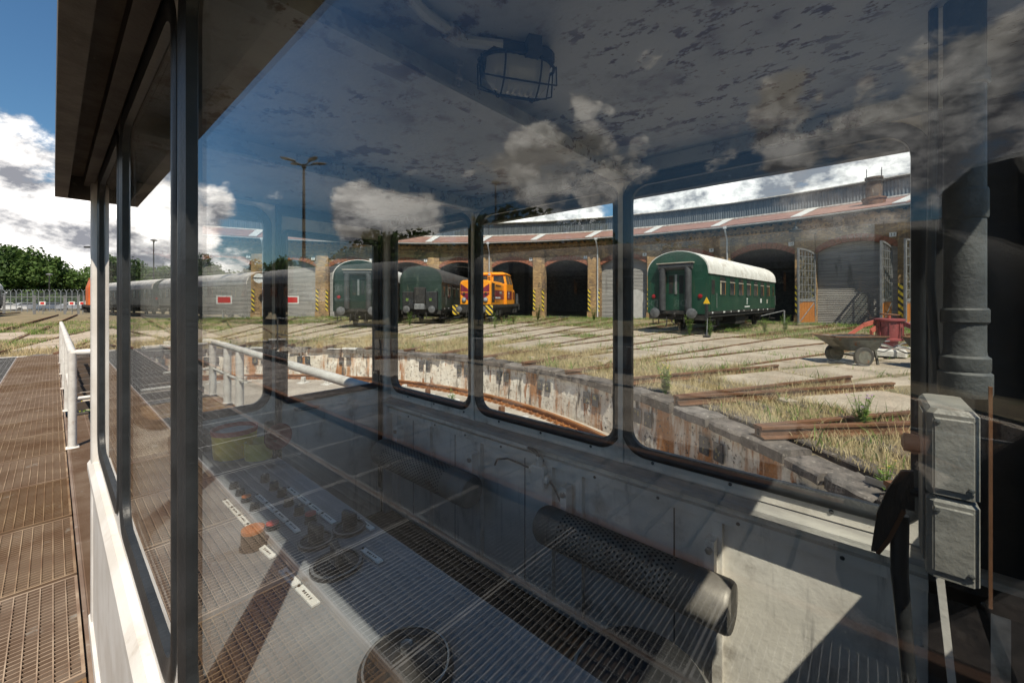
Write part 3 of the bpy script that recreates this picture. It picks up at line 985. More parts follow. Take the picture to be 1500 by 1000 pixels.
# thin dark railing along the far edge of the bridge
xs = -4.55
t = railing('railing', 'thin grey railing along the far edge of the turntable bridge behind the photographer', [(xs, y, 1.08) for y in (-1.5, .5, 2.5, 4.5, 6.5, 8.5, 10.5, 12.5, 14.5)],
            [('handrail', [(xs, -1.6, 1.08), (xs, 14.6, 1.08)], .022), ('mid_rail', [(xs, -1.6, .55), (xs, 14.6, .55)], .016)], .022, .02, M['chrome'])

# broken bits lying about the near edge
rc = random.Random(5)
for i in range(9):
    x, y, _ = polar(rc.uniform(-44, 8), rc.uniform(11.7, 13.6))
    r = rc.uniform(.10, .24)
    bm_ = bmesh.new()
    bmesh.ops.create_icosphere(bm_, subdivisions=1, radius=r)
    for v in bm_.verts:
        v.co = Vector((v.co.x * rc.uniform(.8, 1.5), v.co.y * rc.uniform(.7, 1.1), max(-.03, min(v.co.z * .5, r * .3)) + rc.uniform(-.01, .01)))
    me = bpy.data.meshes.new('concrete_chunk')
    bm_.to_mesh(me); bm_.free()
    me.materials.append(M['concrete'])
    o = link('concrete_chunk', me, None, (x, y, -.015), (0, 0, rc.uniform(0, 6)))
    tag(o, 'broken piece of pale concrete lying in dry grass near the pit edge', 'rubble', 'broken concrete pieces in the dry grass')
x, y, _ = polar(-46.5, 11.35)
o = MB().bar((-.26, 0, .05), (.26, .03, .01), .07, .008).bar((-.26, .036, .05), (.26, .066, .01), .008, .06).build('steel_angle', M['chrome'], None, False, (x, y, .0), (0, 0, R_(48)))
tag(o, 'short bright bent steel angle lying at the pit edge by the nearest rail ends', 'scrap')
# ================================================================== the roundhouse
RS = 40.0
HALF = R_(4.035)
APO = RS * math.cos(HALF)
CH = RS * math.sin(HALF)                # half the facade chord
shed = root('engine_shed', 'yellow brick roundhouse engine shed with arched gateways and a tin clad clerestory', 'engine shed', (C0.x, C0.y, 0))
ZB = -.25
def bay_frame(k):
    ang = 78.105 - 8.07 * k
    return ang, (APO * math.cos(R_(ang)), APO * math.sin(R_(ang)), 0), (0, 0, R_(ang - 90))
OW, SPR, CRN, TOP = 2.16, 5.12, 5.74, 7.62
def arch_pts(hw, spr, crn, n=14):
    rise = crn - spr
    Rr = (hw * hw + rise * rise) / (2 * rise)
    a0 = math.asin(hw / Rr)
    return [(Rr * math.sin(-a0 + 2 * a0 * i / n), crn - Rr + Rr * math.cos(-a0 + 2 * a0 * i / n)) for i in range(n + 1)]
# facade wall with the arched gateway cut out
def facade_mesh():
    mb = MB()
    ap = arch_pts(OW, SPR, CRN)
    for y, flip in ((0, 0), (.5, 1)):
        pass
    n = len(ap)
    vs = []
    for y in (0.0, .5):
        vs += [(-CH, y, ZB), (-OW, y, ZB)] + [(u, y, v) for u, v in ap] + [(OW, y, ZB), (CH, y, ZB), (CH, y, TOP), (-CH, y, TOP)]
        vs += [(u, y, TOP) for u, v in ap] + [(-CH, y, SPR), (CH, y, SPR)]
    m = len(vs) // 2
    A = 2
    B = 2 + n
    T = B + 4
    fs = []
    for o in (0, m):
        fs.append((o + 0, o + 1, o + A, o + T + n))
        fs.append((o + B, o + B + 1, o + T + n + 1, o + A + n - 1))
        fs.append((o + T + n, o + A, o + T, o + B + 3))
        fs.append((o + A + n - 1, o + T + n + 1, o + B + 2, o + T + n - 1))
        for i in range(n - 1):
            fs.append((o + A + i, o + A + i + 1, o + T + i + 1, o + T + i))
    loop = [1] + list(range(A, A + n)) + [B]
    for i in range(len(loop) - 1):
        p, q = loop[i], loop[i + 1]
        fs.append((p, q, m + q, m + p))
    return mb.add(vs, fs).mesh('facade_wall', M['brick'])
fac = facade_mesh()
ring = MB()
ap0, ap1 = arch_pts(OW - .02, SPR - .02, CRN - .02), arch_pts(OW + .32, SPR + .10, CRN + .47)
NV = 14
for i in range(NV):
    # separate voussoirs with recessed joints
    (a0, b0), (a1, b1) = ap0[i], ap0[i + 1]
    (c0, d0_), (c1, d1_) = ap1[i], ap1[i + 1]
    g = .06
    p = [(a0 + (a1 - a0) * g, b0 + (b1 - b0) * g), (a1 - (a1 - a0) * g, b1 - (b1 - b0) * g), (c1 - (c1 - c0) * g, d1_ - (d1_ - d0_) * g), (c0 + (c1 - c0) * g, d0_ + (d1_ - d0_) * g)]
    ring.prism(p, -.05 - .01 * (i % 2), .3, 'y')
ringm = ring.mesh('arch', M['arch_brick'])
pil = MB()
pil.box(-.60, .60, -.26, .02, ZB, 6.55)
pil.box(-.66, .66, -.32, .02, ZB, .55)
pil.box(-.64, .64, -.32, .0, 6.55, 6.75)
pilm = pil.mesh('pillar', M['brick'])
cor = MB()
cor.box(-CH, CH, -.12, .0, 6.78, 6.92)
cor.box(-CH, CH, -.20, .0, 7.10, 7.62)
for i in range(18):
    x = -CH + .16 + i * (2 * CH - .2) / 18
    cor.box(x, x + .15, -.18, -.001, 6.92, 7.10)
    cor.box(x + .08, x + .22, -.07, -.002, 6.55, 6.78)
corm = cor.mesh('cornice', M['brick'])
REV = .12
shm = MB().prism([(-OW, ZB), (OW, ZB)] + list(reversed(arch_pts(OW, SPR, CRN, 10))), .34, .40, 'y').mesh('shutter', M['shutter'])
# eaves
def roof_slice(r0, z0, r1, z1, x0f, x1f, th, mat, name):
    # a roof strip that follows the bay's wedge: x limits as fractions of the half chord at that radius
    t = math.tan(HALF)
    mb = MB()
    y0, y1 = r0 - APO, r1 - APO
    w0, w1 = r0 * t, r1 * t
    vs = [(w0 * x0f, y0, z0), (w0 * x1f, y0, z0), (w1 * x1f, y1, z1), (w1 * x0f, y1, z1)]
    vs = [(x, y, z - th) for x, y, z in vs] + vs
    mb.add(vs, [(0, 3, 2, 1), (4, 5, 6, 7), (0, 1, 5, 4), (1, 2, 6, 5), (2, 3, 7, 6), (3, 0, 4, 7)])
    return mb.mesh(name, mat)
EZ, RZ = 7.72, 9.15
REAVE = APO - .95
RCL = APO + 4.6
roof_a = roof_slice(REAVE, EZ, RCL, RZ, -1, 1, .06, M['red_roof'], 'roof_panel')
roof_l = roof_slice(REAVE + .05, EZ + .085, RCL - .05, RZ + .085, .74, .97, .05, M['sky_light'], 'roof_light')
roof_b = roof_slice(APO + 4.4, 10.62, APO + 24, 11.6, -1, 1, .10, M['roof_dark'], 'upper_roof')
eav = MB()
te = math.tan(HALF) * REAVE
eav.box(-te, te, REAVE - APO + .02, .0, EZ - .20, EZ - .065)
eav.box(-te, te, REAVE - APO, REAVE - APO + .02, EZ - .30, EZ - .06)
for i in range(9):
    x = -te + .3 + i * .62
    eav.box(x, x + .09, REAVE - APO + .03, -.2, EZ - .36, EZ - .2)
eavm = eav.mesh('eaves', M['roof_dark'])
gut = MB()
prof = [(REAVE - APO - .09 + .085 * math.cos(a), EZ - .12 + .085 * math.sin(a)) for a in np.linspace(PI, 2 * PI, 6)]
prof += [(p[0] + (.012 if p[0] < REAVE - APO - .09 else -.012), p[1] + .012) for p in reversed(prof)]
gut.prism([(b, c) for b, c in prof], -te, te, 'x')
gutm = gut.mesh('gutter', M['zinc'])
def clerestory_mesh():
    mb = MB()
    y = RCL - APO + .02
    wv = RCL * math.tan(HALF)
    n = 64
    vs = []
    for i in range(n + 1):
        x = -wv + 2 * wv * i / n
        yy = y + (.06 if i % 2 else -.0)
        vs += [(x, yy, RZ - .2), (x, yy, 10.60)]
    fs = [(2 * i, 2 * i + 2, 2 * i + 3, 2 * i + 1) for i in range(n)]
    mb.add(vs, fs)
    mb.box(-wv, wv, y + .065, y + .14, RZ - .3, 10.60)
    return mb.mesh('clerestory_cladding', M['tin'])
clem = clerestory_mesh()
clt = MB().box(-RCL * math.tan(HALF), RCL * math.tan(HALF), RCL - APO - .16, RCL - APO + .05, 10.60, 10.70).mesh('clerestory_edge', M['coping_white'])
flash = MB().box(-RCL * math.tan(HALF), RCL * math.tan(HALF), RCL - APO - .10, RCL - APO - .0, RZ + .0, RZ + .12).mesh('flashing', M['coping_white'])
bandm = MB().box(-OW - .30, -OW - .06, -.30, -.262, .56, 2.75).mesh('hazard_plate', M['hazard'])
band2 = MB().box(OW + .06, OW + .30, -.30, -.262, .56, 2.75).mesh('hazard_plate', M['hazard'])
nump = MB().box(-.17, .17, -.02, .0, -.14, .14).mesh('number_board', M['mark_white'])
dp = MB()
dp.tube([(0, REAVE - APO - .09, EZ - .2), (0, REAVE - APO - .09, EZ - .45), (0, -.36, EZ - 1.05), (0, -.36, .05)], .07, 10)
dp.box(-.13, .13, REAVE - APO - .2, REAVE - APO + .02, EZ - .28, EZ - .06)
dpm = dp.mesh('downpipe', M['zinc'], True)
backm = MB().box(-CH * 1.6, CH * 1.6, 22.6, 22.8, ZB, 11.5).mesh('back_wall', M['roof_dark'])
sign = MB().box(-.62, .62, .318, .338, 1.32, 2.10).mesh('stop_board', M['mark_white'])
sign_r = MB().box(-.50, .50, .305, .317, 1.43, 1.99).mesh('red_field', M['red'])
wicket = MB().prism([(.45, ZB), (1.95, ZB), (1.95, 2.3), (1.2, 2.7), (.45, 2.6)], .325, .338, 'y').mesh('pale_hatch', pm('pale_grey_hatch', (.45, .44, .42), (.38, .37, .35), 3, .6, bump=.05))
OPEN = {4, 5, 6, 7, 9, 10}
for k in range(0, 14):
    ang, loc, rot = bay_frame(k)
    P = lambda me: link(me.name.split('.')[0], me, shed, loc, rot)
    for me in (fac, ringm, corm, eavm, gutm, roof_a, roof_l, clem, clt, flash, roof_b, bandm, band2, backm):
        P(me)
    if k not in OPEN:
        P(shm)
    if k in (1, 2, 8):
        b = P(sign)
        if k == 8: b.location.z += .1
        link('red_field', sign_r, b, (0, 0, 0))
        if k == 8: P(wicket)
    b = link('number_board', nump, shed, (loc[0] + math.sin(R_(ang)) * 1.95 + math.cos(R_(ang)) * -.075, loc[1] - math.cos(R_(ang)) * 1.95 + math.sin(R_(ang)) * -.075, 5.9), rot)
    if k: text_mesh(str(k), .26, M['ink'], 'numeral', b, (0, -.022, 0), (R_(90), 0, 0), .004)
    # pillar at the right hand end of the bay
    pa = R_(ang - 4.035)
    link('pillar', pilm, shed, (RS * math.cos(pa), RS * math.sin(pa), 0), (0, 0, pa - PI / 2))
    if k % 2 == 1 or k == 0:
        link('downpipe', dpm, shed, (RS * math.cos(pa - R_(.55)), RS * math.sin(pa - R_(.55)), 0), (0, 0, pa - PI / 2 - R_(.55)))
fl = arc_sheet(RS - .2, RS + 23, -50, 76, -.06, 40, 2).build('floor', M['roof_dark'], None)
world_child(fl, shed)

# wooden gate leaves: steel frame, glazed grid above, orange planks below
def gate_leaf(w, rise_right=True):
    g = []
    h = 5.4
    f = MB()
    t = .05
    def top(u): return h - .55 * (1 - math.sqrt(max(0, 1 - ((u / w) if rise_right else (1 - u / w)) ** 2 * .9)))
    f.box(0, .13, -t, t, 0, top(0) if rise_right else top(0))
    f.box(w - .12, w, -t, t, 0, top(w))
    f.box(.13, w - .12, -t, t, 0, .13)
    f.box(.13, w - .12, -t, t, 1.62, 1.82)
    n = 6
    for i in range(n):
        u0, u1 = w * i / n, w * (i + 1) / n
        f.bar((u0, 0, top(u0) - .06), (u1, 0, top(u1) - .06), .1, .12)
    f.bar((.13, 0, 1.5), (w - .12, 0, 1.95), .06, .05)
    bars = MB()
    for i in range(1, 5):
        u = .13 + (w - .25) * i / 5
        bars.box(u - .02, u + .02, -.02, .02, 1.82, top(u) - .1)
    for j in range(1, 7):
        z = 1.82 + .50 * j
        if z < top(w) - .15 or True:
            bars.box(.13, w - .12, -.018, .018, z - .02, z + .02)
    planks = []
    for i in range(6):
        u0 = .13 + (w - .25) * i / 6
        u1 = .13 + (w - .25) * (i + 1) / 6
        planks.append(MB().box(u0 + .008, u1 - .008, -.025, .025, .13, 1.62))
    brace = MB().bar((.16, -.045, .2), (w - .2, -.045, 1.55), .03, .06, (0, 1, 0))
    pane = MB().box(.13, w - .12, -.004, .004, 1.82, 4.8)
    return f, bars, planks, brace, pane
pane_dusty = glass_mat('dusty_gate_glass', .05, (.75, .78, .76), .35)
def place_leaf(ang_pos, rad, rot_deg, label, flip=False):
    x, y, _ = polar(ang_pos, rad)
    t = root('gate_leaf', label, 'gate', (x, y, -.05), R_(rot_deg), 'open wooden shed gate leaves')
    f, bars, planks, brace, pane = gate_leaf(2.1, True)
    f.build('frame', M['frame_grey'], t)
    bars.build('glazing_bars', M['frame_grey'], t)
    for p in planks: p.build('plank', M['orange_wood'], t)
    brace.build('brace', M['frame_grey'], t)
    pane.build('pane', pane_dusty, t)
    return t
def leaf_between(p_free, p_hinge, label):
    d = Vector(p_hinge) - Vector(p_free)
    t = place_leaf(0, 0, math.degrees(math.atan2(d.y, d.x)), label)
    t.location = (p_free[0], p_free[1], -.05)
    return t
leaf_between(polar(-6.65, 37.8), polar(-7.5, 39.75), 'open gate leaf with glazed grid and orange planks beside the green coach')
leaf_between(polar(-13.3, 37.7), polar(-13.4, 39.75), 'gate leaf seen edge-on at the right jamb of the last grey shuttered bay')
leaf_between(polar(-14.9, 37.8), polar(-15.6, 39.75), 'gate leaf half hidden by the window edge, farthest right by the downpipe')

# rusty smoke vent standing on the roof
vx = Vector(polar(-11.7, 41.4)); vz = 8.25
vt = root('roof_vent', 'rusty riveted smoke vent with thin rods standing on the shed roof', 'vent', (vx.x, vx.y, vz))
MB().lathe([(.62, -.2), (.62, .35), (.68, .37), (.68, .47), (.52, .52)], 18).build('base', M['rail_steel'], vt, True)
vent_m = pm('rust_streaked_vent', (.11, .07, .048), (.06, .045, .035), 3, .8, bump=.3, stretch=(1, 1, .4), spots=(((.32, .16, .06), 3, .55, .7, (1, 1, .3)), ((.3, .28, .25), 5, .6, .72, (1, 1, .4))))
MB().lathe([(.46, .4), (.44, 1.75), (.50, 1.78), (.50, 1.9), (.40, 1.9)], 18).build('barrel', vent_m, vt, True)
for i in range(4):
    a = PI / 4 + i * PI / 2
    MB().tube([(.55 * math.cos(a), .55 * math.sin(a), 1.2), (.55 * math.cos(a), .55 * math.sin(a), 2.45)], .022, 6).build('rod', M['lamp_dark'], vt)
MB().lathe([(.57, 1.55), (.57, 1.62), (.44, 1.62)], 18, caps=False).build('hoop', M['lamp_dark'], vt)
# round lamp under the eaves between bays 10 and 11
x, y, _ = polar(-6.2, 38.6)
lt = root('bell_lamp', 'dark round hooded lamp hanging under the shed eaves above the green coach', 'lamp', (x, y, 6.7))
MB().lathe([(.0, .30), (.10, .28), (.16, .12), (.42, .0), (.42, -.06), (.30, -.10)], 16).build('hood', M['dark'], lt, True)
MB().tube([(0, 0, .28), (0, 0, .75)], .03, 6).build('stem', M['dark'], lt)

# inside the open bay: leaning ladders, a pale cabinet and a workbench lamp strip
def inside(k, x, y, z=0):
    ang, loc, rot = bay_frame(k)
    ca, sa = math.cos(rot[2]), math.sin(rot[2])
    return (loc[0] + x * ca - y * sa, loc[1] + x * sa + y * ca, z), rot[2]
for i, (x, lean, lab) in enumerate(((-1.75, .5, 'white ladder leaning inside the open dark gateway, leftmost'), (-1.35, .45, 'white ladder leaning inside the open dark gateway, middle one'), (-.75, .4, 'shorter white ladder leaning inside the open dark gateway, rightmost'))):
    p, rz = inside(7, x, 1.0, -.05)
    t = root('ladder', lab, 'ladder', p, rz, 'ladders in the open shed bay')
    h = (2.7, 2.6, 2.1)[i]
    for s in (-.17, .17):
        MB().bar((s, 0, 0), (s + lean * .35, lean, h), .06, .03).build('stile', M['mark_white'], t)
    for q in range(1, int(h / .28)):
        f_ = q * .28 / h
        MB().bar((-.17 + lean * .35 * f_, lean * f_, h * f_), (.17 + lean * .35 * f_, lean * f_, h * f_), .03, .03).build('rung', M['mark_white'], t)
p, rz = inside(7, .5, 4.0, -.05)
t = root('stored_engine', 'dark stored engine front inside the open gateway behind the ladders', 'locomotive', p, rz)
b = MB().bbox(-1.35, 1.35, 0, 6, .9, 3.0, .15); b.build('body', M['coach_dark'], t)
MB().bbox(-1.4, 1.4, -.3, 6, .55, .9, .03).build('frame', M['underframe'], t)
for s in (-.87, .87):
    MB().lathe([(.09, -.32), (.09, -.75), (.23, -.78), (.23, -.82)], 14, (s, 0, .98), 'y').build('buffer', M['buffer'], t, True)
MB().box(-1.0, 1.2, -.02, .01, 2.2, 2.85).build('windscreen', M['coach_glass'], t)
MB().lathe([(.24, -.05), (.24, .02), (.16, .02)], 16, (.1, 0, 1.35), 'y').build('headlamp', M['lens'], t, True)
for s in (-.75, .75):
    MB().lathe([(.45, s - .06), (.45, s + .06)], 18, (0, 1.5, .40), 'x').build('wheel', M['underframe'], t, True)
M['green_dark'] = pm('dark_coach_green', (.007, .022, .015), (.005, .016, .011), 1.5, .45, bump=.04, spots=(((.03, .04, .03), 3, .58, .8, (1, 1, .4)),))
# ================================================================== rolling stock
def coach_profile(w=1.45, z0=1.02, zs=2.95, zc=4.02, n=16):
    pts = [(-w, z0), (w, z0), (w, zs)]
    # elliptical roof
    for i in range(1, n):
        a = PI * i / n
        pts.append((w * math.cos(a), zs + (zc - zs) * math.sin(a) ** .85))
    pts.append((-w, zs))
    return pts
wheel_m = None
def wheel_mesh():
    global wheel_m
    if wheel_m is None:
        mb = MB().lathe([(.40, -.07), (.47, -.05), (.47, .06), (.40, .07), (.36, .04), (.14, .03), (.12, .08)], 24, axis='x')
        wheel_m = mb.mesh('wheel', M['underframe'], True)
    return wheel_m
def buffers(t, y=0, z=1.05, r=.24, mat=None):
    for s in (-.875, .875):
        mb = MB().lathe([(.12, .12), (.12, -.12), (.085, -.14), (.085, -.42), (r * .8, -.44), (r, -.47), (r, -.50), (r * .6, -.53), (.02, -.54)], 18, (s, y, z), 'y')
        mb.build('buffer', mat or M['buffer'], t, True)
def hoses(t, y=0):
    for x in (-.42, .42):
        MB().tube([(x, y + .05, .95), (x, y - .18, .85), (x + .03, y - .22, .55), (x - .04, y - .18, .38)], .03, 8).build('brake_hose', M['underframe'], t, True)
    mb = MB().tube([(0, y + .1, 1.05), (0, y - .22, 1.05), (0, y - .30, .98), (0, y - .25, .88)], .05, 8)
    mb.box(-.12, .12, y - .08, y + .1, .9, 1.2)
    mb.tube([(-.1, y - .2, .98), (-.14, y - .25, .62), (.02, y - .22, .5)], .028, 6)
    mb.build('coupling', M['underframe'], t)
def underframe(t, L, axles):
    mb = MB()
    mb.box(-1.4, 1.4, 0, L, .86, 1.02)
    mb.box(-1.38, 1.38, -.02, .12, .72, 1.02)
    mb.box(-1.38, 1.38, L - .12, L + .02, .72, 1.02)
    for y in axles:
        for s in (-1, 1):
            mb.box(s * .98 - .07, s * .98 + .07, y - .85, y + .85, .62, .80)
            mb.box(s * .98 - .11, s * .98 + .11, y - .16, y + .16, .36, .68)
    y = L * .45
    mb.box(-1.2, 1.2, y - .9, y + .9, .35, .86)
    mb.lathe([(.22, -.7), (.22, .7)], 12, (.8, y + 1.8, .6), 'y')
    mb.build('underframe', M['underframe'], t)
    for y in axles:
        for s in (-.75, .75):
            link('wheel', wheel_mesh(), t, (s, y, .47 + .015))
        MB().tube([(-.75, y, .485), (.75, y, .485)], .07, 8).build('axle', M['underframe'], t)
def coach(name, label, L, loc, rz, paint, roofm, group=None, nwin=7, gangway=True, marks=True, lettering=False, sashmat=None, sag=0):
    t = root(name, label, 'railway coach', loc, rz, group)
    W = 1.45
    prof = coach_profile()
    zs = 2.95
    body = [(-W, 1.02), (W, 1.02), (W, zs), (-W, zs)]
    mb = MB().prism(body, .06, L - .06, 'y')
    mb.v = [(x, y, z) for x, y, z in mb.v]
    mb.build('body', paint, t)
    # bowed end wall up to the roof line
    for y0, y1 in ((-.045, .055), (L - .055, L + .045)):
        MB().prism(prof, y0, y1, 'y').build('end_wall', paint, t)
    roofp = [p for p in prof[2:]]
    rp = [(x * 1.035, z + .035) for x, z in roofp]
    rp = [(roofp[0][0] * 1.04, zs - .05)] + rp + [(roofp[-1][0] * 1.04, zs - .05)]
    inner = [(x * .93, zs) for x in (1.0, -1.0)]
    poly = rp + [(-W * .9, zs - .02), (W * .9, zs - .02)]
    MB().prism(poly, .0, L - .0, 'y').build('roof', roofm, t, True)
    MB().box(-W - .012, W + .012, .03, L - .03, 2.80, 2.84).build('cantrail', paint, t)
    sm = MB().box(-W - .01, W + .01, .02, L - .02, 1.02, 1.14)
    sm.build('solebar', M['underframe'], t)
    axles = (2.6, L - 2.6) if L < 15 else (2.0, 4.4, L - 4.4, L - 2.0)
    underframe(t, L, axles)
    # side windows
    p = (L - 2.6) / nwin
    ww, wh, zb = min(.98, p * .66), 1.02, 1.88
    fr = MB()
    n = 3
    fr.ring(rrect(-ww / 2 + .045, ww / 2 - .045, zb + .045, zb + wh - .04, .06, n), rrect(-ww / 2, ww / 2, zb, zb + wh, .08, n), -.0, .022, 'x')
    frm = fr.mesh('window', paint)
    trm = MB().box(.0, .026, -ww / 2 + .03, ww / 2 - .03, zb + wh * .66, zb + wh * .66 + .055).mesh('transom', sashmat or M['frame_grey'])
    pnm = MB().prism(rrect(-ww / 2 + .045, ww / 2 - .045, zb + .045, zb + wh - .04, .06, n), .002, .008, 'x').mesh('pane', M['coach_glass'])
    cum = MB().box(.0082, .0095, -ww / 2 + .06, -ww / 2 + .28, zb + .06, zb + wh * .62).mesh('curtain', M['curtain'])
    shade_m = MB().box(.0082, .0095, ww / 2 - .12, ww / 2 - .05, zb + .06, zb + wh * .64).mesh('jamb', M['orange_wood'])
    for s in (-1, 1):
        for i in range(nwin):
            y = 1.3 + p * (i + .5)
            o = link('window', frm, t, (s * W, y, 0), (0, 0, 0 if s > 0 else PI))
            link('pane', pnm, o)
            link('transom', trm, o)
            link('jamb', shade_m, o)
            if i in (0,): link('curtain', cum, o)
        # end doors
        d = MB().box(.0, .018, -.33, .33, 1.16, 2.8)
        dm = d.mesh('side_door', paint)
        dw = MB().box(.018, .024, -.22, .22, 1.95, 2.62).mesh('pane', M['coach_glass'])
        for y in (.62, L - .62):
            o = link('side_door', dm, t, (s * W, y, 0), (0, 0, 0 if s > 0 else PI))
            link('pane', dw, o)
            hb = MB().tube([(s * (W + .05), y + .42, 1.3), (s * (W + .05), y + .42, 2.0)], .015, 6)
            hb.build('grab_rail', M['chrome'], t)
            st = MB()
            st.box(min(s * 1.25, s * 1.52), max(s * 1.25, s * 1.52), y - .35, y + .35, .42, .46)
            st.box(min(s * 1.3, s * 1.45), max(s * 1.3, s * 1.45), y - .35, y + .35, .72, .75)
            st.box(min(s * 1.3, s * 1.34), max(s * 1.3, s * 1.34), y - .35, y - .31, .42, 1.02)
            st.box(min(s * 1.3, s * 1.34), max(s * 1.3, s * 1.34), y + .31, y + .35, .42, 1.02)
            st.build('step', M['underframe'], t)
    if gangway:
        # upright rubber tubes with a roller across the top, dark doorway between them
        for s in (-1, 1):
            MB().tube([(s * .62, -.17, 1.18), (s * .62, -.19, 1.3), (s * .62, -.19, 3.05), (s * .58, -.17, 3.22)], .155, 14).build('gangway_tube', M['bellows'], t, True)
            MB().lathe([(.075, -.03), (.10, -.05), (.10, -.08), (.06, -.10)], 14, (s * 1.12, 0, 1.85), 'y').build('tail_lamp', M['lamp_red'], t, True)
        MB().tube([(-.80, -.17, 3.27), (.80, -.17, 3.27)], .15, 14).build('gangway_roller', M['bellows'], t, True)
        MB().box(-.86, .86, -.36, .02, 3.42, 3.47).build('gangway_hood', M['pale_sash'], t)
        mb = MB().box(-.5, .5, -.03, .0, 1.1, 3.1)
        mb.build('gangway_doorway', M['dark'], t)
        for x0, x1 in ((-.40, -.08), (.08, .40)):
            d = MB().box(x0, x1, -.05, -.031, 1.2, 3.02).build('gangway_door', paint, t)
            MB().box(x0 + .05, x1 - .05, -.058, -.051, 1.98, 2.86).build('pane', M['coach_glass'], d)
        MB().box(-.06, .05, -.075, -.052, 1.95, 2.9).build('door_edge', M['chrome'], t)
        MB().box(-.72, .72, -.24, .02, 1.0, 1.16).build('gangway_footplate', M['underframe'], t)
    buffers(t, 0)
    hoses(t)
    if marks:
        for s in (1,):
            X = s * W
            bx = lambda y0, y1, z0, z1, nm, m: MB().box(X + .001, X + .006, y0, y1, z0, z1).build(nm, m, t)
            y = L * .47
            bx(y, y + .24, 1.72, 1.78, 'class_plate', M['mark_white']); bx(y + .04, y + .08, 1.42, 1.70, 'class_mark', M['mark_white']); bx(y + .14, y + .18, 1.42, 1.70, 'class_mark', M['mark_white'])
            bx(y - .4, y + .65, 1.27, 1.335, 'number_strip', M['mark_white'])
            bx(L * .70, L * .70 + .32, 1.5, 1.76, 'data_panel', M['mark_white'])
            bx(L * .82, L * .82 + .3, 1.45, 1.72, 'data_panel', M['pale_sash'])
            for q in range(9):
                yy = .6 + q * (L - 1.5) / 9 + random.uniform(-.2, .2)
                wq = random.choice((.08, .16, .3))
                MB().box(X + .011, X + .016, yy, yy + wq, 1.045, 1.115).build('stencil', M['mark_white'], t)
    if lettering:
        for y in (L * .12, L * .55):
            text_mesh('DR', .42, M['mark_white'], 'lettering', t, (W + .004, y, 1.52), (R_(90), 0, R_(90)), .008)
    return t

cx, cyy, _ = polar(-2.7, 23.0)
coach('passenger_coach', 'dark green passenger coach with white roof and rubber gangway, nearest the window on the right', 13.6, (cx, cyy, 0), R_(-2.7 - 90), M['green'], M['roof_white'], nwin=7, sashmat=M['pale_sash'])
cx, cyy, _ = polar(44.2, 20.8)
coach('passenger_coach', 'dark green coach with pale roof behind the cabin door, leftmost at the shed', 15.5, (cx, cyy, 0), R_(46.5 - 90), M['green_dark'], M['roof_white'], nwin=8, sashmat=M['pale_sash'])
cx, cyy, _ = polar(37.3, 24.8)
c5 = coach('brake_coach', 'faded green coach with dark end panels and domed roof, left of the orange engine', 14.5, (cx, cyy, 0), R_(37.3 - 90), M['green_dull'], M['roof_dark'], nwin=7, gangway=False, sashmat=M['pale_sash'])
# its dark end: two cabinets, a central box and lamps
for x0, x1 in ((-1.2, -.42), (.42, 1.2)):
    o = MB().bbox(x0, x1, -.34, .0, 1.08, 2.25, .03).build('end_cabinet', M['dark'], c5)
    MB().box(x0 + .25, x0 + .42, -.352, -.341, 1.62, 1.80).build('green_plate', M['weed'], o)
MB().bbox(-.38, .38, -.42, .0, 1.45, 2.55, .05).build('end_box', M['underframe'], c5)
MB().bbox(-.36, .36, -.46, -.0, 1.06, 1.42, .04).build('footplate_box', M['frame_grey'], c5)
for x in (-1.0, -.35, .35, 1.0):
    pass
MB().box(-1.32, -.1, -.015, .0, 2.35, 3.0).build('windscreen', M['coach_glass'], c5)
MB().box(.1, 1.32, -.015, .0, 2.35, 3.0).build('windscreen', M['coach_glass'], c5)

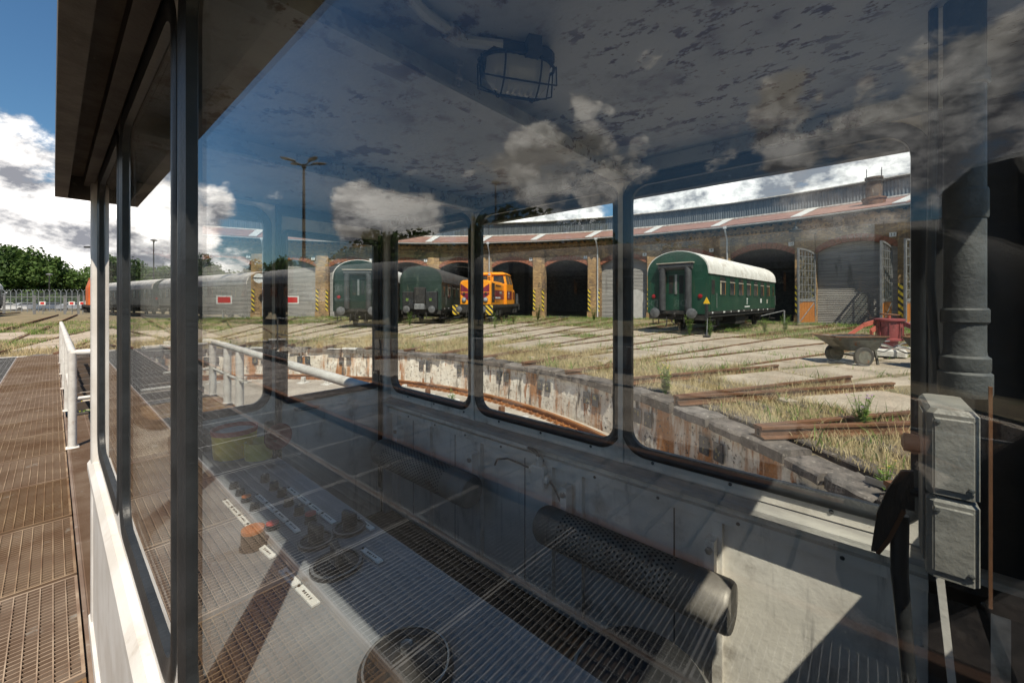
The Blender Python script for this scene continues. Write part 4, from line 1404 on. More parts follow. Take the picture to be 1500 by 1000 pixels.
# ---- diesel shunters
def shunter(label, loc, rz, main, band, full=True):
    t = root('diesel_shunter', label, 'locomotive', loc, rz)
    # frame and running plate
    mb = MB().box(-1.45, 1.45, 0, 10.2, 1.12, 1.34)
    mb.box(-1.5, 1.5, -.05, .12, .78, 1.34)
    mb.box(-1.5, 1.5, 10.1, 10.25, .78, 1.34)
    mb.box(-1.25, 1.25, .3, 9.9, .62, 1.12)
    for y in (1.4, 2.4, 7.6, 8.8):
        mb.box(-1.42, 1.42, y, y + .5, .55, .9)
    mb.build('frame', M['underframe'], t)
    for y in (2.4, 4.1, 6.0, 7.7):
        for s in (-.75, .75):
            link('wheel', wheel_mesh(), t, (s, y, .485))
        MB().box(-1.02, 1.02, y - .5, y + .5, .36, .46).build('coupling_rod', M['underframe'], t)
    # front hood with sloping, rounded top
    def hood(y0, y1, w, z0, z1, nm):
        pr = [(-w, z0), (w, z0), (w, z1 - .28), (w - .06, z1 - .12), (w - .24, z1 - .02), (0, z1 + .03), (-w + .24, z1 - .02), (-w + .06, z1 - .12), (-w, z1 - .28)]
        mb = MB().prism(pr, y0 + .10, y1, 'y')
        n = len(pr)
        cz = (z0 + z1) / 2
        vs = [(x, y0 + .10, z) for x, z in pr] + [(x * .93, y0, cz + (z - cz) * .96) for x, z in pr]
        mb.add(vs, [(i, (i + 1) % n, n + (i + 1) % n, n + i) for i in range(n)] + [tuple(range(n, 2 * n))])
        return mb.build(nm, main, t, False)
    hood(.55, 4.9, 1.18, 1.34, 3.15, 'front_hood')
    hood(7.4, 9.7, 1.10, 1.34, 2.75, 'rear_hood')
    # cab: lower body, leaning window zone, roof
    pr = lambda w0, w1, y0, y1, z0, z1, d: [(-w0, y0, z0), (w0, y0, z0), (w0, y1, z0), (-w0, y1, z0), (-w1, y0 + d, z1), (w1, y0 + d, z1), (w1, y1 - d, z1), (-w1, y1 - d, z1)]
    bf = [(0, 3, 2, 1), (4, 5, 6, 7), (0, 1, 5, 4), (1, 2, 6, 5), (2, 3, 7, 6), (3, 0, 4, 7)]
    MB().box(-1.42, 1.42, 4.9, 7.4, 1.34, 2.95).build('cab', main, t)
    cu = MB()
    cu.add(pr(1.42, 1.20, 4.9, 7.4, 2.95, 3.85, .14), bf)
    cu.build('cab_window_zone', main, t)
    rf = MB()
    rf.add(pr(1.26, .98, 4.92, 7.38, 3.85, 4.02, .3), bf)
    rf.box(-1.27, 1.27, 4.9, 7.4, 3.81, 3.85)
    rf.build('cab_roof', main, t)
    def quad_panel(nm, ps, m, off, parent=t):
        # thin panel standing off a sloping face
        ps = [Vector(p) for p in ps]
        nrm = (ps[1] - ps[0]).cross(ps[3] - ps[0]).normalized()
        vs = [tuple(p + nrm * .004) for p in ps] + [tuple(p + nrm * off) for p in ps]
        return MB().add(vs, bf).build(nm, m, parent)
    def lerp(a, b, f): return tuple(a[i] + (b[i] - a[i]) * f for i in range(3))
    def on_face(a, b, c, d, u0, u1, v0, v1):
        f = lambda u, v: lerp(lerp(a, b, u), lerp(d, c, u), v)
        return [f(u0, v0), f(u1, v0), f(u1, v1), f(u0, v1)]
    A = pr(1.42, 1.20, 4.9, 7.4, 2.95, 3.85, .14)
    for u0, u1 in ((.06, .40), (.60, .94)):
        quad_panel('cab_window', on_face(A[0], A[1], A[5], A[4], u0, u1, .12, .86), M['coach_glass'], .014)
    for u0, u1 in ((.08, .46), (.54, .93)):
        quad_panel('cab_window', on_face(A[1], A[2], A[6], A[5], u0, u1, .06, .86), M['coach_glass'], .014)
    # exhaust and lamp column on the cab front
    mb = MB().bbox(-.16, .16, 4.62, 4.9, 3.12, 3.98, .03)
    mb.build('lamp_column', main, t)
    MB().lathe([(.11, 4.62), (.11, 4.57), (.08, 4.56)], 14, (0, 0, 3.80), 'y').build('top_lamp', M['lens'], t, True)
    for q in range(3):
        MB().box(-.1, .1, 4.60, 4.622, 3.2 + q * .14, 3.27 + q * .14).build('column_slot', M['dark'], t)
    for s in (-.82, .82):
        o = MB().lathe([(.15, .56), (.17, .50), (.17, .47), (.13, .46)], 18, (s, 0, 1.72), 'y').build('headlamp', M['frame_grey'], t, True)
        MB().lathe([(.125, .462), (.09, .445), (.02, .44)], 18, (s, 0, 1.72), 'y').build('lens', M['lens'], o, True)
        MB().lathe([(.085, .56), (.085, .48), (.05, .475)], 14, (s, 0, 2.16), 'y').build('tail_lamp', M['dark'], t, True)
    # front decoration: V band, grille, plate
    if full:
        yb = .545
        MB().prism([(-1.09, 2.28), (-1.09, 2.88), (-.42, 2.42), (-.3, 2.28)], yb, yb + .02, 'y').build('front_band', band, t)
        MB().prism([(1.09, 2.28), (1.09, 2.88), (.42, 2.42), (.3, 2.28)], yb, yb + .02, 'y').build('front_band', band, t)
        MB().prism([(-1.09, 2.22), (-.45, 2.22), (.0, 1.62), (.45, 2.22), (1.09, 2.22), (1.09, 2.1), (.28, 1.42), (-.28, 1.42), (-1.09, 2.1)], yb, yb + .02, 'y').build('front_band', band, t)
        MB().box(-.28, .28, yb - .012, yb + .0, 2.10, 2.32).build('name_plate', M['mark_white'], t)
        MB().box(-.24, .24, yb - .01, yb + .0, 1.62, 1.98).build('front_grille', M['dark'], t)
        text_mesh('N 12', .21, M['ink'], 'lettering', t, (.15, yb - .003, 2.98), (R_(90), 0, 0), .006)
        for s in (-1, 1):
            mb = MB().box(s * 1.18 - .006, s * 1.18 + .006, .95, 1.75, 1.5, 2.95)
            mb.build('side_grille', M['dark'], t)
            MB().box(min(s * 1.185, s * 1.19), max(s * 1.185, s * 1.19), 1.8, 4.88, 1.72, 2.45).build('side_band', band, t)
            MB().box(min(s * 1.425, s * 1.43), max(s * 1.425, s * 1.43), 4.92, 6.9, 1.72, 2.45).build('side_band', band, t)
            MB().box(min(s * 1.105, s * 1.11), max(s * 1.105, s * 1.11), 7.45, 9.5, 1.72, 2.45).build('side_band', band, t)
            for q in range(3):
                MB().lathe([(.07, 0), (.07, .012)], 10, (s * 1.19, 2.3 + q * .4, 1.60), 'x').build('filler_hole', M['dark'], t)
            MB().box(min(s * 1.192, s * 1.196), max(s * 1.192, s * 1.196), 1.95, 3.6, 1.80, 1.92).build('number_strip', M['mark_white'], t)
            MB().box(min(s * 1.192, s * 1.196), max(s * 1.192, s * 1.196), 3.3, 4.1, 2.18, 2.36).build('number_strip', M['pale_sash'], t)
            MB().box(min(s * 1.432, s * 1.436), max(s * 1.432, s * 1.436), 5.6, 5.72, 1.82, 2.40).build('emblem_bar', M['mark_white'], t)
            MB().box(min(s * 1.432, s * 1.436), max(s * 1.432, s * 1.436), 5.4, 5.92, 2.2, 2.28).build('emblem_bar', M['mark_white'], t)
            MB().box(min(s * 1.185, s * 1.192), max(s * 1.185, s * 1.192), 2.1, 3.7, 2.72, 2.86).build('name_board', M['rail_steel'], t)
    else:
        MB().box(-1.10, 1.10, .53, .55, 1.36, 1.95).build('white_band', M['mark_white'], t)
    # buffer beam with slanted yellow and black stripes
    for s in (-1, 1):
        MB().box(min(s * .98, s * 1.5), max(s * .98, s * 1.5), -.075, -.052, .62, 1.32).build('stripe_panel', M['hazard_small'], t)
        MB().tube([(s * 1.4, .25, .45), (s * 1.4, .25, .95)], .02, 6).build('step_hanger', M['underframe'], t)
        MB().box(min(s * 1.1, s * 1.5), max(s * 1.1, s * 1.5), .05, .5, .42, .46).build('step', M['rail_white'], t)
        rl = [(s * 1.38, .2, 1.34), (s * 1.38, .2, 2.2), (s * 1.38, .9, 2.2), (s * 1.30, 1.2, 1.36)]
        MB().tube([(s * 1.36, 9.2, 1.34), (s * 1.36, 9.2, 2.25), (s * 1.36, 10.05, 2.25), (s * 1.36, 10.05, 1.34)], .02, 6).build('hand_rail', M['frame_grey'], t)
        MB().tube([(s * 1.36, 9.62, 1.34), (s * 1.36, 9.62, 2.25)], .016, 6).build('hand_rail', M['frame_grey'], t)
    buffers(t, 0, 1.02, .23)
    hoses(t, 0)
    return t
cx, cyy, _ = polar(30.0, 26.4)
shunter('bright orange diesel shunter with maroon bands standing half out of its shed bay', (cx, cyy, 0), R_(29.6 - 90), M['orange'], M['maroon'])
shunter('faded orange red engine with white band, cut off by the cabin corner post', (3.75, 49.0, -.1), R_(2), M['orange_red'], M['maroon'], full=False)

# ---- the string of coaches on the siding behind the photographer (seen mirrored in the glass)
dirv = Vector((.15, .989)).normalized()
p = Vector((-17.6, -4.0))
labs = ['dark coach with grey roof on the siding, nearest of the mirrored string, lettered DR', 'dark coach with grey roof, second of the mirrored string on the siding', 'dark coach with white roof, third of the mirrored string on the siding', 'dark coach with white roof, last and farthest of the mirrored string']
for i in range(4):
    L = 19.0
    coach('siding_coach', labs[i], L, (p.x, p.y, 0), math.atan2(dirv.y, dirv.x) - PI / 2, M['coach_dark'], M['roof_grey'] if i < 2 else M['roof_white'], 'coaches on the siding', nwin=9, gangway=True, marks=False, lettering=(i < 2))
    p += dirv * (L + 1.9)
t = root('siding_track', 'rusty siding track under the mirrored coaches', 'track', (-18.4, -9, -.08), math.atan2(dirv.y, dirv.x) - PI / 2)
for s in (-.7525, .7525):
    link('rail', rail_mesh(95.0), t, (s + .55, 0, .05))
# ================================================================== the operator's cabin
M['floor_dark'] = pm('oily_floor_plate', (.035, .034, .033), (.055, .05, .045), 4, .6, bump=.3, spots=(((.12, .10, .08), 9, .62, .74, (1, 1, 1)),))
cab = root('operator_cabin', 'white steel operator cabin on the turntable with rubber sealed windows', 'cabin', (.95, 1.2, 0))
def cb(mb, name, mat, parent=None, smooth=False):
    o = mb.build(name, mat, None, smooth)
    if parent is None: return world_child(o, cab)
    o.parent = parent
    return o
SEAL = lambda w0, w1, win=.006: [(-.016, win - .010), (-.016, win + .010), (.004, w0 + .004), (.018, w0), (.031, w0 + .004), (.036, w0 + .016), (.036, w1 - .016), (.030, w1 - .004), (.018, w1), (.004, w1 - .004)]
def window_bay(axis, cell, win, r, w0, w1, wg, mat, glass, name='window', seal_pad=.013):
    """wall cell with a rounded opening (thickness w0..w1), its rubber seal and its pane at wg"""
    f = MB().ring(rrect(*win, r, 7), rrect(*cell, .0005, 7), w0, w1, axis)
    o = cb(f, name, mat)
    pr = [(-.014, wg - .011), (-.014, wg + .011), (.002, w1 + seal_pad * .6), (.014, w1 + seal_pad), (.026, w1 + seal_pad * .8), (.031, w1 + .002), (.031, w1 - .004),
          (.001, w1 - .004), (.001, w0 + .004), (.031, w0 + .004), (.031, w0 - .002), (.026, w0 - seal_pad * .8), (.014, w0 - seal_pad), (.002, w0 - seal_pad * .6)]
    s = MB().sweep(win, r, pr, axis, 7)
    cb(s, 'seal', M['rubber'], o, True)
    g = MB().prism(rrect(win[0] - .004, win[1] + .004, win[2] - .004, win[3] + .004, r, 7), wg - .003, wg + .003, axis)
    cb(g, 'pane', glass, o)
    return o
ZW0, ZW1 = .945, 2.205
NX0, NX1, NG = .146, .166, .156
# near wall: three panes, a fourth one beyond the right hand frame edge
near = [((1.83, 2.80), (1.875, 2.745)), ((.905, 1.83), (.95, 1.785)), ((-.085, .905), (-.052, .86))]
for c, wn_ in near:
    window_bay('x', (c[0], c[1], .87, 2.265), (wn_[0], wn_[1], ZW0, ZW1), .085, NX0, NX1, NG, M['cabin_white'], M['glass_near'], seal_pad=.007)
cb(MB().box(NX0, NX1, -.38, -.0855, -.03, 2.265), 'door_panel', M['cabin_white'])
# body below the windows, with a pressed waist moulding
low = MB().box(.128, .172, -.075, 2.9, -.03, .869)
cb(low, 'lower_panel', M['cabin_white'])
wa = MB()
wa.prism([(.128, .80), (.112, .815), (.112, .845), (.128, .868)], -.075, 2.9, 'y')
wa.v = [(x, y, z) for x, y, z in wa.v]
cb(wa, 'waist_rail', M['cabin_white'])
wa = MB()
wa.prism([(.128, .02), (.116, .03), (.116, .09), (.128, .10)], -.075, 2.9, 'y')
cb(wa, 'skirt_rail', M['cabin_white'])
# corner post, rounded
cp = MB().prism(rrect(.122, .19, 2.802, 2.9, .02, 4), -.03, 2.26, 'z')
cb(cp, 'corner_post', M['cabin_white'], None, True)
cp = MB().prism(rrect(1.70, 1.80, 2.802, 2.9, .02, 4), -.03, 2.26, 'z')
cb(cp, 'corner_post', M['cabin_white'], None, True)
# rusty hatch frame low on the wall
h = MB()
h.ring([(a, b) for a, b in rrect(.62, 1.02, .33, .62, .02, 3)], rrect(.60, 1.04, .31, .64, .03, 3), .120, .1275, 'x')
hm = cb(h, 'vent_frame', M['cabin_white'])
m2 = MB()
for i in range(9):
    m2.box(.1235, .1275, .63, 1.01, .345 + i * .03, .36 + i * .03)
cb(m2, 'louvre', M['rust_grate'], hm)
# end wall at the far end: fixed window and a door
EY0, EY1, EG = 2.862, 2.888, 2.876
window_bay('y', (.19, .945, .87, 2.265), (.29, .895, .99, ZW1), .085, EY0, EY1, EG, M['cabin_grey'], M['glass'], seal_pad=.010)
cb(MB().box(.172, .945, EY0, EY1, -.03, .869), 'end_panel', M['cabin_grey'])
door = MB()
door.ring(rrect(1.005, 1.655, .995, 2.09, .012, 7), rrect(.965, 1.695, .90, 2.2, .0005, 7), EY0 - .004, EY1 + .004, 'y')
door.box(.965, 1.695, EY0 - .004, EY1 + .004, .0, .8995)
dr = cb(door, 'door', M['cabin_grey'])
fr = MB()
fr.box(.945, .964, EY0 - .02, EY1 + .01, -.03, 2.262); fr.box(1.696, 1.702, EY0 - .02, EY1 + .01, -.03, 2.262); fr.box(.964, 1.696, EY0 - .02, EY1 + .01, 2.201, 2.262)
cb(fr, 'door_frame', M['dark'])
cb(MB().sweep((1.012, 1.648, 1.002, 2.083), .01, [(-.01, EG - .012), (-.01, EG + .012), (.012, EY1 + .016), (.03, EY1 + .012), (.03, EY0 - .018), (.012, EY0 - .022)], 'y', 7), 'seal', M['rubber'], dr, True)
cb(MB().prism(rrect(1.003, 1.657, .993, 2.092, .012, 4), EG - .003, EG + .003, 'y'), 'pane', M['glass'], dr)
cb(MB().tube([(1.07, EY0 - .004, .93), (1.07, EY0 - .05, .93), (1.20, EY0 - .055, .93)], .011, 8), 'handle', M['chrome'], dr)
for x in (.952, 1.70):
    cb(MB().box(x - .0, x + .02, EY0 - .034, EY0 - .021, .2, 2.2) if x < 1 else MB().box(1.672, 1.694, EY0 - .03, EY0 - .0045, .2, 2.15), 'door_stile', M['dark'])
# far wall
FX0, FX1, FG = 1.75, 1.785, 1.768
for (c, wn_) in (((1.86, 2.80), (1.905, 2.765)), ((.858, 1.86), (.892, 1.815)), ((-.155, .858), (-.118, .826))):
    window_bay('x', (c[0], c[1], .90, 2.265), (wn_[0], wn_[1], .972, 2.185), .085, FX0, FX1, FG, M['cabin_grey'], M['glass'], seal_pad=.012)
cb(MB().box(FX0, FX1, -.38, -.1555, .90, 2.265), 'wall_end', M['cabin_grey'])
cb(MB().box(FX0 + .012, FX1, -.38, 2.86, -.03, .899), 'wall_panel', M['cabin_grey'])
for y in (.858, 1.86):
    cb(MB().box(FX0 - .012, FX0, y - .012, y + .012, .90, 2.20), 'mullion_strip', M['cabin_grey'])
# sill ledge, conduit rail and framing of the lower wall
sl = MB().prism([(1.75, .895), (1.692, .884), (1.688, .866), (1.75, .866)], -.33, 2.86, 'y')
cb(sl, 'sill', M['sill_grey'])
cb(MB().tube([(1.722, 2.84, .845), (1.722, 1.39, .845)], .016, 8), 'conduit', M['cabin_grey'], None, True)
cb(MB().box(1.735, 1.762, -.33, 2.86, .775, .812), 'rail_flange', M['cabin_grey'])
cb(MB().box(1.735, 1.762, -.33, 2.86, .03, .07), 'rail_flange', M['cabin_grey'])
for y in (-.28, .444, 1.08, 1.26, 1.80, 2.30, 2.7):
    cb(MB().box(1.733, 1.763, y - .018, y + .018, .07, .775), 'wall_rib', M['cabin_grey'])
for y in (.62, 1.45, 2.05, 2.52):
    cb(MB().box(1.7605, 1.7625, y - .003, y + .003, .07, .775), 'sheet_joint', M['pipe_grey'])
# rear wall with a high window (lets the patch of sun in)
RY0, RY1, RG = -.375, -.35, -.362
window_bay('y', (.25, 1.735, 1.30, 2.265), (.32, 1.66, 1.36, 2.21), .03, RY0, RY1, RG, M['cabin_grey'], M['glass'], seal_pad=.006)
cb(MB().box(.172, 1.75, RY0, RY1, -.03, 1.2995), 'rear_panel', M['cabin_grey'])
cb(MB().box(.173, .2495, RY0, RY1, 1.3, 2.265), 'rear_panel', M['cabin_grey'])
# floor, ceiling, roof
cb(MB().box(.172, 1.762, RY1, EY0, -.028, 0.004), 'floor', M['floor_dark'])
cb(MB().box(.115, 1.81, -.375, 2.905, 2.272, 2.292), 'ceiling', M['ceiling'])
for y in (.86, 1.83):
    b = MB()
    b.box(.172, 1.748, y - .012, y + .012, 2.195, 2.2715)
    b.box(.172, 1.748, y - .055, y - .0125, 2.195, 2.206)
    b.box(.172, 1.748, y + .0125, y + .055, 2.262, 2.2715)
    cb(b, 'ceiling_beam', M['ceiling'])
cb(MB().box(1.722, 1.749, -.33, 2.86, 2.215, 2.2715), 'ceiling_edge', M['ceiling'])
rf = MB()
rf.prism([(.006, 2.15), (.048, 2.15), (.048, 2.158), (.016, 2.162), (.016, 2.30), (.10, 2.345), (.95, 2.375), (1.80, 2.345), (1.894, 2.30), (1.894, 2.162), (1.862, 2.158), (1.862, 2.15), (1.904, 2.15), (1.904, 2.31), (1.80, 2.36), (.95, 2.39), (.10, 2.36), (.006, 2.31)], -.39, 2.94, 'y')
cb(rf, 'roof', M['soffit'])
cb(MB().box(.017, .1145, -.39, 2.93, 2.262, 2.274), 'soffit', M['soffit'])
cb(MB().box(1.811, 1.893, -.39, 2.93, 2.262, 2.274), 'soffit', M['soffit'])
cb(MB().box(.0165, 1.893, 2.926, 2.939, 2.15, 2.344), 'roof_end', M['soffit'])
cb(MB().box(.1, .1345, -.38, 2.9, 2.215, 2.2615), 'drip_rail', M['soffit'])

sc = MB().lathe([(.007, 0), (.007, -.003), (.004, -.005)], 7, axis='x').mesh('screw', M['pipe_grey'])
for y in [(-.25 + .31 * q) for q in range(10)]:
    link('screw', sc, cab, (1.7345 - .95, y - 1.2, .794))
    if abs((y + .1) % .95 - .95) > .06: link('screw', sc, cab, (1.7495 - .95, y + .03 - 1.2, .932))
# ---- things inside the cabin
# bulkhead lamp
M['lever_wood'] = pm('dark_oily_wood', (.045, .036, .028), (.025, .02, .017), 9, .6, bump=.3, stretch=(1, 1, .3), spots=(((.14, .08, .05), 16, .64, .74, (1, 1, 1)),))
lp = root('bulkhead_lamp', 'caged ribbed glass bulkhead lamp under the cabin ceiling', 'lamp', (.765, .655, 2.27), R_(-32))
lb = MB().bbox(-.085, .085, -.05, .05, -.034, .0, .012)
lb.lathe([(.024, 0), (.024, .035), (.018, .04)], 12, (-.06, .04, -.018), 'y')
lb.box(.005, .038, -.075, -.045, -.04, .0)
lb.build('housing', M['pipe_grey'], lp)
g = MB()
n = 22
vs = []
for i in range(n + 1):
    u = -.082 + .164 * i / n
    k = max(.02, 1 - abs(u / .084) ** 5) ** .5
    rr_ = 1 + (.05 if i % 2 else 0)
    for j in range(11):
        a = PI * j / 10
        vs.append((u, .046 * math.cos(a) * k * rr_, -.036 - .068 * math.sin(a) * k * rr_))
fs = []
for i in range(n):
    for j in range(10):
        fs.append((i * 11 + j, i * 11 + j + 1, (i + 1) * 11 + j + 1, (i + 1) * 11 + j))
g.add(vs, fs)
dm, nt, bb = base_mat('ribbed_lamp_glass')
bb.inputs['Base Color'].default_value = (.5, .52, .52, 1)
bb.inputs['Roughness'].default_value = .12
bb.inputs['Alpha'].default_value = .75
g.build('glass_dome', dm, lp, True)
MB().lathe([(.016, -.06), (.024, -.02), (.024, .03), (.012, .05)], 12, (0, 0, -.06), 'x').build('bulb', M['powder'], lp, True)
cg = MB()
for u in (-.045, .045):
    cg.tube([(u, .056 * math.cos(a), -.034 - .082 * math.sin(a)) for a in np.linspace(0, PI, 13)], .0022, 5)
for a in (.25, .5, .75):
    c_, s_ = math.cos(PI * a), math.sin(PI * a)
    cg.tube([(-.096, .03 * c_, -.034), (-.092, .05 * c_, -.06 - .04 * s_), (-.045, .056 * c_, -.034 - .082 * s_), (.045, .056 * c_, -.034 - .082 * s_), (.092, .05 * c_, -.06 - .04 * s_), (.096, .03 * c_, -.034)], .0022, 5)
cg.tube([(.097 * math.cos(t_), .058 * math.sin(t_), -.036) for t_ in np.linspace(0, 2 * PI, 17)], .004, 5, False)
cg.build('cage', M['dark'], lp)
cd = root('ceiling_conduit', 'painted conduit pipe running along the ceiling to the caged lamp', 'pipe', (.66, .70, 2.26))
world_child(MB().tube([(.40, .66, 2.252), (.52, .70, 2.254), (.63, .70, 2.25), (.70, .645, 2.25)], .013, 8).build('pipe', M['ceiling'], smooth=True), cd)
world_child(MB().tube([(.58, .705, 2.254), (.62, .705, 2.252)], .02, 8).build('socket', M['ceiling'], smooth=True), cd)
cd = root('ceiling_pin', 'short threaded bolt stub hanging from the cabin ceiling left of the lamp', 'bolt', (.70, .80, 2.272))
MB().lathe([(.012, 0), (.012, -.012), (.006, -.014), (.006, -.035), (.011, -.036), (.011, -.046), (.005, -.048), (.005, -.062)], 10).build('shank', M['ceiling'], cd)

# tubular heaters
def heater(y0, y1, z, x, label):
    t = root('tube_heater', label, 'heater', (x, y0, z), 0, 'perforated tube heaters on the cabin wall')
    L = y1 - y0
    r = .088
    MB().lathe([(r, .09), (r, L - .12)], 32, axis='y', caps=False).build('perforated_tube', M['heater'], t, True)
    MB().lathe([(.02, -.004), (r * .82, .0), (r * .97, .02), (r * 1.012, .04), (r * 1.012, .09)], 32, axis='y').build('end_cap', M['heater'], t, True)
    o = MB().lathe([(r * 1.02, L - .12), (r * 1.02, L - .016), (r * .985, L - .006), (r * .93, L), (.02, L + .003)], 32, axis='y').build('end_cap', M['heater_cap'], t, True)
    o.rotation_euler = (0, 0, 0)
    hm_ = MB()
    na, nl = 26, int((L - .32) / .0175)
    for i in range(nl):
        yy = .15 + i * .0175
        for j in range(na):
            a = 2 * PI * (j + .5 * (i % 2)) / na
            if math.cos(a) > .35: continue
            ca, sa = math.cos(a), math.sin(a)
            pts = []
            for q in range(6):
                b = 2 * PI * q / 6
                du, dv = .0056 * math.cos(b), .0056 * math.sin(b)
                aa = a + du / r
                pts.append(((r + .0008) * math.cos(aa), yy + dv, (r + .0008) * math.sin(aa)))
            hm_.add(pts, [tuple(range(6))])
    h = hm_.build('perforation', M['hole'], t)
    h['kind'] = 'stuff'
    for yy in (.08, L - .10):
        b = MB().box(.075, .13, yy - .018, yy + .018, -.02, .17)
        b.box(.06, .08, yy - .03, yy + .03, -.03, .03)
        o = b.build('wall_bracket', M['cabin_grey'], t)
        MB().lathe([(.014, .0), (.014, -.012), (.006, -.014)], 6, (.075, yy, .135), 'x').build('bolt', M['chrome'], o)
    return t
# cap with the brighter steel is the near end, so run the tube towards the camera
h1 = heater(.36, 1.22, .545, 1.61, 'perforated steel tube heater with bright end cap in the patch of sun')
h2 = heater(1.66, 2.62, .575, 1.55, 'perforated steel tube heater farther along the wall, in the shade')
for h in (h1, h2):
    L = .86 if h is h1 else .96
    for ch in h.children:
        ch.location.y = L
        ch.scale = (1, -1, 1)
# junction box with glands and cables
jb = root('junction_box', 'grey cast junction box with cable glands under the cabin window sill', 'junction box', (1.733, 1.31, .72))
MB().bbox(-.045, .0, -.042, .042, -.055, .055, .008).build('casing', M['cabin_grey'], jb)
MB().lathe([(.018, .055), (.022, .058), (.022, .085), (.014, .088), (.014, .10)], 10, (-.022, 0, 0)).build('gland', M['cabin_grey'], jb)
MB().lathe([(.016, -.042), (.022, -.046), (.022, -.066), (.012, -.07)], 10, (-.022, 0, -.01), 'y').build('gland', M['cabin_grey'], jb)
MB().lathe([(.014, .042), (.018, .046), (.018, .06), (.010, .062)], 10, (-.022, 0, .02), 'y').build('gland', M['cabin_grey'], jb)
MB().tube([(-.022, 0, .09), (-.02, .02, .115), (-.012, .06, .125), (-.01, .09, .125)], .009, 8).build('cable', M['pipe_grey'], jb, True)
MB().tube([(-.022, -.065, -.01), (-.03, -.10, -.03), (-.03, -.15, -.10), (-.02, -.19, -.15)], .0055, 7).build('cable', M['pipe_grey'], jb, True)
MB().tube([(-.022, .06, .02), (-.03, .12, .03), (-.03, .22, .035), (-.03, .30, .01), (-.03, .32, -.03)], .0055, 7).build('cable', M['pipe_grey'], jb, True)

# ---- control desk along the near wall
DZ = .85
dk = root('control_desk', 'long grey control desk with knobs and label strips under the front windows', 'control desk', (.48, 1.3, 0))
def dc(mb, name, mat, parent=None, smooth=False):
    o = mb.build(name, mat, None, smooth)
    if parent is None: return world_child(o, dk)
    o.parent = parent
    return o
dc(MB().bbox(.20, .765, -.15, 2.80, DZ - .045, DZ, .006), 'desk_top', M['desk'])
dc(MB().box(.20, .74, -.12, 2.78, .05, DZ - .046), 'desk_body', M['dark'])
dc(MB().box(.20, .77, -.15, 2.80, DZ - .20, DZ - .0455), 'desk_apron', M['desk'])
def knob(x, y, r, h, mat, label=None, pointer=True):
    mb = MB().lathe([(r * 1.15, 0), (r * 1.15, .006), (r, .008), (r, h * .8), (r * .9, h), (.002, h + .001)], 18)
    o = mb.build('knob', M['bakelite'], dk, True)
    o.location = (x - .48, y - 1.3, DZ)
    if mat is not M['bakelite']:
        link('cap', MB().lathe([(r * .98, h * .72), (r * .98, h), (.002, h + .004)], 18, caps=False).mesh('cap', mat, True), o)
        if label: o['label'] = label
    elif pointer:
        link('pointer', MB().box(-.003, .003, 0, r * .9, h, h + .004).mesh('pointer', M['pale_sash']), o, (0, 0, 0), (0, 0, random.uniform(-1, 1)))
    return o
for (x, y) in ((.62, 2.0), (.62, 1.89), (.62, 1.80), (.61, 1.70), (.61, 1.60)): knob(x, y, .017, .03, M['bakelite'])
knob(.615, 1.6 - .09, .019, .034, M['pink_button'], 'round push button with a faded red cap')
for (x, y) in ((.51, 2.03), (.51, 1.94), (.51, 1.76)): knob(x, y, .016, .022, M['bakelite'])
knob(.51, 1.86, .017, .022, M['orange_button'], 'round push button with a pale orange cap')
knob(.51, 1.57, .021, .02, M['pink_button'], 'flat push button with a bright red cap')
knob(.43, 1.50, .034, .06, M['orange_button'], 'large mushroom button with an orange cap')
for (x, y, r) in ((.685, 1.36, .055), (.575, 1.37, .055), (.565, 1.20, .075)):
    o = MB().lathe([(r, 0), (r, .010), (r * .8, .012), (r * .78, .008), (r * .45, .01), (.02, .03)], 28).build('rotary_switch', M['bakelite'], dk, True)
    o.location = (x - .48, y - 1.3, DZ)
    link('scale_ring', MB().lathe([(r * .86, .0125), (r * .97, .0125), (r * .97, .0105)], 28, caps=False).mesh('scale_ring', M['frame_grey']), o)
    link('handle', MB().bbox(-.011, .011, -r * .6, r * .6, .02, .062, .006).mesh('handle', M['bakelite']), o, (0, 0, 0), (0, 0, random.uniform(-.5, .5)))
o = MB().lathe([(.10, 0), (.10, .02), (.094, .03), (.084, .03), (.076, .022), (.05, .03), (.02, .05), (.002, .052)], 36).build('controller_dial', M['bakelite'], dk, True)
o.location = (.50 - .48, .74 - 1.3, DZ)
link('chrome_ring', MB().lathe([(.087, .031), (.090, .033), (.092, .031)], 36, caps=False).mesh('chrome_ring', M['chrome'], True), o)
link('hub_nut', MB().lathe([(.014, .052), (.014, .066), (.004, .068)], 6).mesh('hub_nut', M['chrome']), o)
def strip(p0, p1, w, n, gap=.012):
    p0, p1 = Vector(p0), Vector(p1)
    d = p1 - p0
    for i in range(n):
        a, b = p0 + d * (i / n), p0 + d * ((i + 1) / n)
        b = b - d.normalized() * gap
        o = dc(MB().bar((a.x, a.y, DZ + .004), (b.x, b.y, DZ + .004), w, .005), 'label_strip', M['cream_plate'])
        mk = MB()
        for q in range(5):
            c = a + (b - a) * (.25 + .11 * q)
            e = a + (b - a) * (.25 + .11 * q + random.uniform(.03, .08))
            mk.bar((c.x, c.y, DZ + .0072), (e.x, e.y, DZ + .0072), w * .28, .0008)
        dc(mk, 'worn_print', M['ink'], o)
        o2 = MB().lathe([(.004, .0), (.004, .003)], 8, (a.x, a.y, DZ + .007))
        dc(o2, 'screw', M['dark'], o)
for ch in (((.66, 1.84), (.665, 1.42), .018, 4), ((.552, 1.87), (.558, 1.46), .018, 4), ((.452, 1.92), (.458, 1.56), .018, 4), ((.735, 1.39), (.735, 1.28), .018, 1), ((.448, 1.30), (.455, 1.07), .022, 2), ((.655, 1.21), (.66, 1.10), .018, 1), ((.445, 1.47), (.452, 1.37), .02, 1)):
    strip(*ch)
